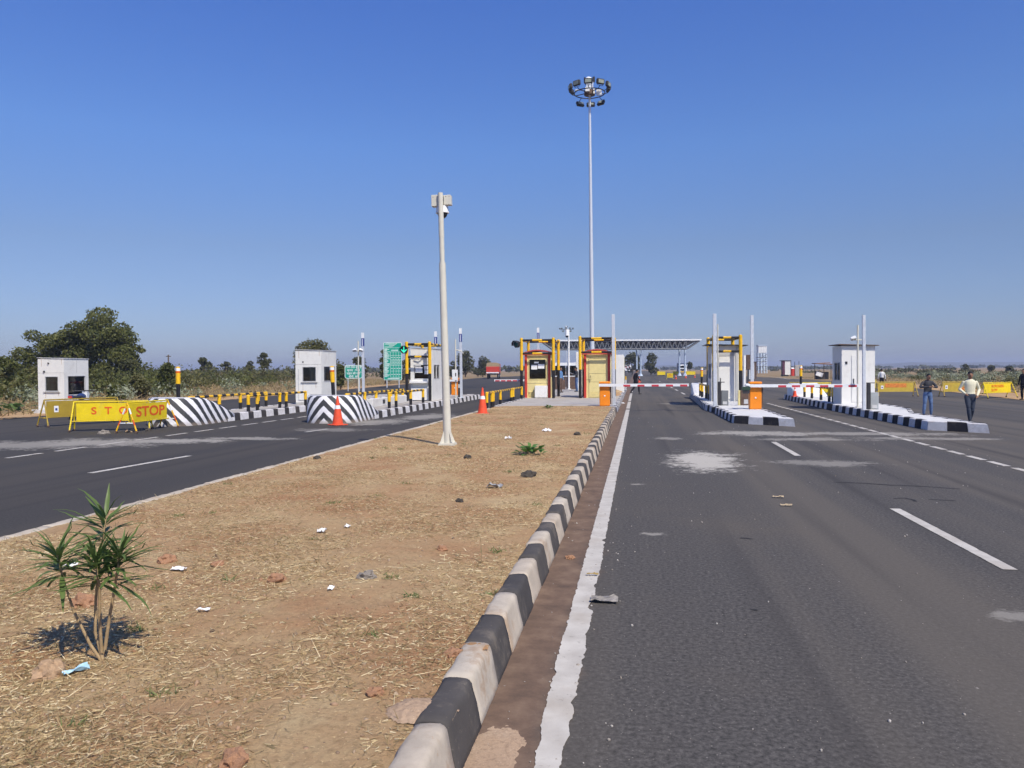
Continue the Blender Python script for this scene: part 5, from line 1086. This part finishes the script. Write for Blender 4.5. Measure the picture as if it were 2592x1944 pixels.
def scatter_clumps(name, n, place, hr, wr, nl, ls, m, seed, aspect=.55):
    rng = np.random.default_rng(seed); VV, FF, off = [], [], 0
    for k in range(n):
        p = place(rng); h = rng.uniform(*hr); w = rng.uniform(*wr); bl = [(p[0] + rng.normal() * w * .3, p[1] + rng.normal() * w * .3, h * rng.uniform(.3, .75), w * .5, w * .5, h * .42) for _ in range(3)]
        V, F = cloud(bl, nl, ls * (1 + p[1] / 220), rng, aspect); V[:, 2] = np.maximum(V[:, 2], -.02); VV.append(V); FF.append(F + off); off += len(V)
    o = quads(name, np.concatenate(VV), np.concatenate(FF), m); o['kind'] = 'stuff'; return o
def left_edge(y): return np.interp(y, [0, 28, 70, 95, 170, 300, 700], [-24, -24, -27, -29, -35, -26, -9])
def right_edge(y): return np.interp(y, [0, 20, 38, 52, 90, 150, 300, 700], [19, 19.2, 20.2, 23, 28, 27, 18, 11])
def pl(a, b, w0, w1):
    def f(rng): y = rng.uniform(a ** .5, b ** .5) ** 2; return (left_edge(y) - rng.uniform(w0, w1) * (1 + y / 120), y)
    return f
def pr(a, b, w0, w1):
    def f(rng): y = rng.uniform(a ** .5, b ** .5) ** 2; return (right_edge(y) + rng.uniform(w0, w1) * (1 + y / 120), y)
    return f
scatter_clumps('scrub', 120, pl(38, 130, 7, 46), (1.0, 2.4), (1.4, 3.6), 240, .2, leaf_b, 41); scatter_clumps('scrub', 110, pl(42, 150, 8, 50), (1.2, 2.7), (1.6, 4), 230, .2, leaf_a, 61); scatter_clumps('scrub', 90, pl(40, 90, 6, 26), (1.0, 2.0), (1.6, 3.6), 260, .17, leaf_a, 62)
scatter_clumps('scrub', 170, pl(60, 330, 10, 95), (1.2, 2.8), (1.5, 4.0), 130, .3, leaf_far, 42)
scatter_clumps('dry_scrub', 80, pl(60, 200, 9, 60), (.8, 2.0), (1, 3), 130, .2, leaf_dry, 43)
scatter_clumps('pale_weeds', 48, pl(30, 110, 2, 9), (.5, 1.25), (.5, 1.2), 110, .13, leaf_pale, 44)
scatter_clumps('pale_weeds', 340, pr(46, 150, 4, 26), (.55, 1.3), (.8, 1.8), 110, .15, leaf_pale, 45)
scatter_clumps('scrub', 120, pr(46, 120, 3, 24), (.5, 1.0), (.8, 2), 100, .16, leaf_b, 46)
scatter_clumps('dry_scrub', 150, pr(60, 260, 14, 90), (.6, 1.4), (1.5, 4), 110, .28, leaf_dry, 47)
scatter_clumps('scrub', 90, pr(140, 500, 10, 120), (.7, 1.5), (2, 5), 80, .4, leaf_far, 48)
def far_place(rng):
    y = rng.uniform(300, 1500); return (rng.uniform(-1.0, 1.0) * y * .9 + (-30 if rng.random() < .5 else 40), y)
def far_ok(rng):
    while True:
        p = far_place(rng)
        if not (left_edge(min(p[1], 700)) - 15 < p[0] < right_edge(min(p[1], 700)) + 15): return p
scatter_clumps('far_wood', 260, lambda r: (lambda p: p if p[0] < 0 else (p[0], p[1] + 500))(far_ok(r)), (1.6, 3.6), (5, 13), 50, .9, leaf_far, 49)
# dry grass by the roads
def tufts(name, n, place, h, m, seed, w=.012, lie=.5):
    rng = np.random.default_rng(seed); Pn = np.array([place(rng) for _ in range(n)]); Pz = np.column_stack([Pn, np.full(n, -.03)]) if Pn.shape[1] == 2 else Pn
    d = rng.normal(size=(n, 3)); d[:, 2] = np.abs(d[:, 2]) * (1 - lie) + .25 * (1 - lie); d /= np.linalg.norm(d, axis=1)[:, None]; L_ = (h * rng.uniform(.4, 1.3, n))[:, None]
    sd_ = np.cross(d, rng.normal(size=(n, 3))); sd_ /= np.linalg.norm(sd_, axis=1)[:, None]; sd_ *= w
    V = np.stack([Pz - sd_, Pz + sd_, Pz + d * L_ + sd_ * .3, Pz + d * L_ - sd_ * .3], 1).reshape(-1, 3); o = quads(name, V, np.arange(4 * n).reshape(-1, 4), m); o['kind'] = 'stuff'; return o
tufts('dry_grass', 24000, pl(20, 150, .3, 30), .5, drygrass, 51, .03, .3); tufts('dry_grass', 24000, pr(22, 150, .5, 30), .45, drygrass, 52, .03, .3)
# straw on the median: dense where the camera is near
def med(rng):
    while True:
        y = 2.4 + 30 * rng.uniform() ** 2.1; x = rng.uniform(ML + .15, XK - .17)
        if mnoise.noise(Vector((x * .8, y * .8, 2))) * 1.3 + mnoise.noise(Vector((x * 2.6, y * 2.6, 8))) * .8 + mnoise.noise(Vector((x * 8, y * 8, 5))) * .4 > rng.uniform(-.7, .5): return (x, y, soil_z(x, y) + .004)
tufts('straw', 100000, med, .032, strawm, 53, .0030, .9); tufts('straw', 34000, med, .05, drygrass, 54, .0024, .75); tufts('straw', 6000, med, .10, strawm, 56, .0022, .85)
tufts('green_grass', 1500, lambda r: (lambda c: (c[0] + r.normal() * .035, c[1] + r.normal() * .035, soil_z(*c) + .0))(GT[r.integers(len(GT))]), .05, leaf_milk, 55, .003, .3) if False else None
_r = np.random.default_rng(5); GT = [med(_r)[:2] for _ in range(60)]
tufts('green_grass', 1800, lambda r: (lambda c: (c[0] + r.normal() * .04, c[1] + r.normal() * .03, soil_z(c[0], c[1])))(GT[int(r.integers(len(GT)))]), .045, leaf_ole, 55, .0035, .35)
rng = np.random.default_rng(77); VV, FF, off = [], [], 0                     # loose grit
tb = bmesh.new(); bmesh.ops.create_icosphere(tb, subdivisions=1, radius=1); bv = np.array([v.co[:] for v in tb.verts]); bf = np.array([[v.index for v in f.verts] for f in tb.faces]); tb.free()
def bare(r):
    y = 2.4 + 26 * r.uniform() ** 2.2; x = r.uniform(ML + .15, XK - .17); return (x, y, soil_z(x, y))
for k in range(9000):
    x, y, z = bare(rng); s_ = .0028 + .013 * rng.random() ** 6; VV.append(bv * s_ * rng.uniform(.6, 1.2, 3) * (1 + .2 * rng.normal(size=bv.shape)) + (x, y, z)); FF.append(bf + off); off += len(bv)
o = quads('gravel', np.concatenate(VV), np.concatenate(FF), leafmat('gravel_mix', [(.3, .16, .09), (.24, .14, .08), (.40, .27, .17), (.10, .065, .045), (.44, .33, .22)], .9, 0)); o['kind'] = 'stuff'
VV, FF, off = [], [], 0                                                      # grit on the asphalt
for k in range(900):
    y = 2.5 + 26 * rng.random() ** 1.6; x = rng.uniform(-.6, 9) if rng.random() < .75 else rng.uniform(-.7, .0); s_ = .003 + .009 * rng.random() ** 3; VV.append(bv * s_ * rng.uniform(.6, 1.2, 3) + (x, y, .003)); FF.append(bf + off); off += len(bv)
o = quads('grit', np.concatenate(VV), np.concatenate(FF), leafmat('grit_mix', [(.3, .26, .22), (.5, .47, .43), (.2, .17, .14)], .9, 0)); o['kind'] = 'stuff'

# oleander in the foreground
def oleander_leaf(seed):
    m_ = MB(); rs = random.Random(seed); n = 6; rows = []
    for k in range(n + 1):
        u = k / n; w = .5 * math.sin(PI * min(1, u ** .8 * .98 + .02)) * .105 if 0 < k < n else .005; droop = -.20 * u * u * rs.uniform(.6, 1.3)
        rows.append((m_.bm.verts.new((-w, u, droop + w * .35)), m_.bm.verts.new((0, u, droop)), m_.bm.verts.new((w, u, droop + w * .35))))
    for a, b in zip(rows[:-1], rows[1:]):
        for i in (0, 1): f = m_.bm.faces.new((a[i], a[i + 1], b[i + 1], b[i])); f.smooth = True
    return m_.mesh('leaf', leaf_ole)
LV = [oleander_leaf(k) for k in range(6)]
gp = G(268, 1672, .2); gz = soil_z(gp.x, gp.y); t = thing('oleander', 'leafy green oleander shrub with four stems in the foreground on the median', 'shrub', (gp.x, gp.y, gz - .01), yaw); zp = 2016 * 1.52 / (1672 - 942)
def loc_(px, py, dy=0): return Vector(((px - 268) / FPX * zp, dy, (1672 - py) / FPX * zp))
rs = random.Random(8)
stems = [([(270, 1690), (228, 1625), (190, 1545), (163, 1460), (150, 1400)], 0, [(150, 1412)], 44), ([(262, 1672), (236, 1600), (232, 1520), (238, 1420), (250, 1310)], .10, [(250, 1315), (246, 1390)], 44),
         ([(258, 1648), (260, 1560), (268, 1480), (266, 1410)], -.08, [(266, 1405), (268, 1440)], 40), ([(266, 1640), (280, 1560), (295, 1490), (312, 1395)], -.02, [(314, 1385), (300, 1440)], 42)]
for pts, dy, heads, nlv in stems:
    P3 = [loc_(x, y, dy * i / (len(pts) - 1)) for i, (x, y) in enumerate(pts)]; m_ = MB()
    for i, (a, b) in enumerate(zip(P3[:-1], P3[1:])): m_.cyl(a, b, .0095 - .0014 * i, .0085 - .0014 * i, 8)
    m_.build('stem', stemm, t)
    top = P3[-1]; dirn = (P3[-1] - P3[-2]).normalized()
    for k in range(int(nlv * 1.2)):
        u = rs.random(); base = top + (P3[-2] - top) * (u ** 1.5 * .9); a = k * 2.4 + rs.uniform(-.3, .3); el = R(60 - 72 * u + rs.uniform(-22, 22)); ln = rs.uniform(.15, .26) * (.85 + .35 * u)
        d = Vector((math.cos(a) * math.cos(el), math.sin(a) * math.cos(el), math.sin(el))); q = d.to_track_quat('Y', 'Z')
        o = link('leaf', LV[k % 6], t, base, q.to_euler()); o.scale = (ln * rs.uniform(.85, 1.15), ln, ln)
# leafy weed and small tufts on the median
def weed(label, px, py, n, rad, ls, m, name, h=.14):
    g = G(px, py, .2); t = thing(name, label, 'plant', (g.x, g.y, soil_z(g.x, g.y))); rg = np.random.default_rng(int(px)); me = MB(); rows = []
    for k in range(7):
        u = k / 6; w = .42 * math.sin(PI * min(1, u * .94 + .05)); rows.append([me.bm.verts.new((x, u, .12 * u * (1 - u) - .1 * u * u + abs(x) * .25)) for x in (-w, 0, w)])
    for a, b in zip(rows[:-1], rows[1:]):
        for i in (0, 1): me.bm.faces.new((a[i], a[i + 1], b[i + 1], b[i])).smooth = True
    lm = me.mesh('leaf', m)
    for k in range(n):
        a = rg.uniform(0, 2 * PI); r_ = rad * rg.uniform() ** .6; p = Vector((math.cos(a) * r_ * 1.3, math.sin(a) * r_, h * rg.uniform(.1, 1) * (1 - .5 * r_ / rad))); d = Vector((math.cos(a + rg.normal() * .6), math.sin(a + rg.normal() * .6), rg.uniform(-.1, 1.0)))
        o = link('leaf', lm, t, p, d.to_track_quat('Y', 'Z').to_euler()); s_ = ls * rg.uniform(.6, 1.25); o.scale = (s_, s_, s_)
    m_ = MB()
    for k in range(5): a = rg.uniform(0, 6.28); m_.cyl((0, 0, -.02), (math.cos(a) * rad * .8, math.sin(a) * rad * .8, h * .6), .006, .004, 6)
    m_.build('stem', stemm, t); return t
weed('fresh pale green weed lying on the far median', 1345, 1152, 46, .19, .13, leaf_milk, 'weed_plant', .20)
weed('small dark green tuft at the front edge of the pavement', 1387, 1036, 26, .13, .12, leaf_ole, 'weed_plant', .14)
weed('low green leafy plant at the roadside left of the far left kiosk', 38, 1046, 40, .5, .26, leaf_ole, 'weed_plant', .5)
g = G(555, 1420, .2); o = MB().tube([(0, 0, 0), (-.01, 0, .12), (.0, .0, .19), (.03, 0, .22)], .004, 6).build('dry_twig', stemm, None, (g.x, g.y, soil_z(g.x, g.y))); tag(o, 'thin bare twig standing in the straw above the clods', 'twig')
g = G(1218, 1425, .2); o = MB().tube([(0, 0, 0), (.005, 0, .1), (-.005, .0, .2)], .004, 6).build('dry_twig', stemm, None, (g.x, g.y, soil_z(g.x, g.y))); tag(o, 'thin bare twig standing near the kerb', 'twig')

# ------------------------------------------------------------------ hills and air
m_ = MB(); rows = []
for k in range(161):
    a = R(-62 + k * 124 / 160); rad = 3600; x, y = math.sin(a) * rad, math.cos(a) * rad; h = 8 + 16 * (mnoise.noise(Vector((k * .06, 2, 0))) + .3) + 5 * mnoise.noise(Vector((k * .5, 7, 0))); h += 9 * max(0, math.sin(a)) ** .5 if a > 0 else 0; h = max(2, h)
    rows.append([m_.bm.verts.new((x * f_, y * f_, z)) for f_, z in ((.8, -.2), (.93, h * .55), (1, h), (1.15, h * .7), (1.3, -.2))])
for a, b in zip(rows[:-1], rows[1:]):
    for i in range(4): m_.bm.faces.new((a[i], b[i], b[i + 1], a[i + 1])).smooth = True
struct(m_.build('hills', soilmat('hill_scrub', (.06, .07, .03), (.1, .09, .05), (.13, .11, .06), .01, .2)))
hz = NT('air'); hz.t.nodes.remove(hz.b); pv = hz.n('VolumePrincipled', Density=4.0e-4, Anisotropy=.1); pv.inputs['Color'].default_value = (.68, .75, .94, 1); hz.l(pv.outputs[0], hz.out.inputs['Volume'])
o = MB().bx(-5600, 5600, -200, 5600, -1.1, 36).build('haze', hz.m); o['kind'] = 'stuff'
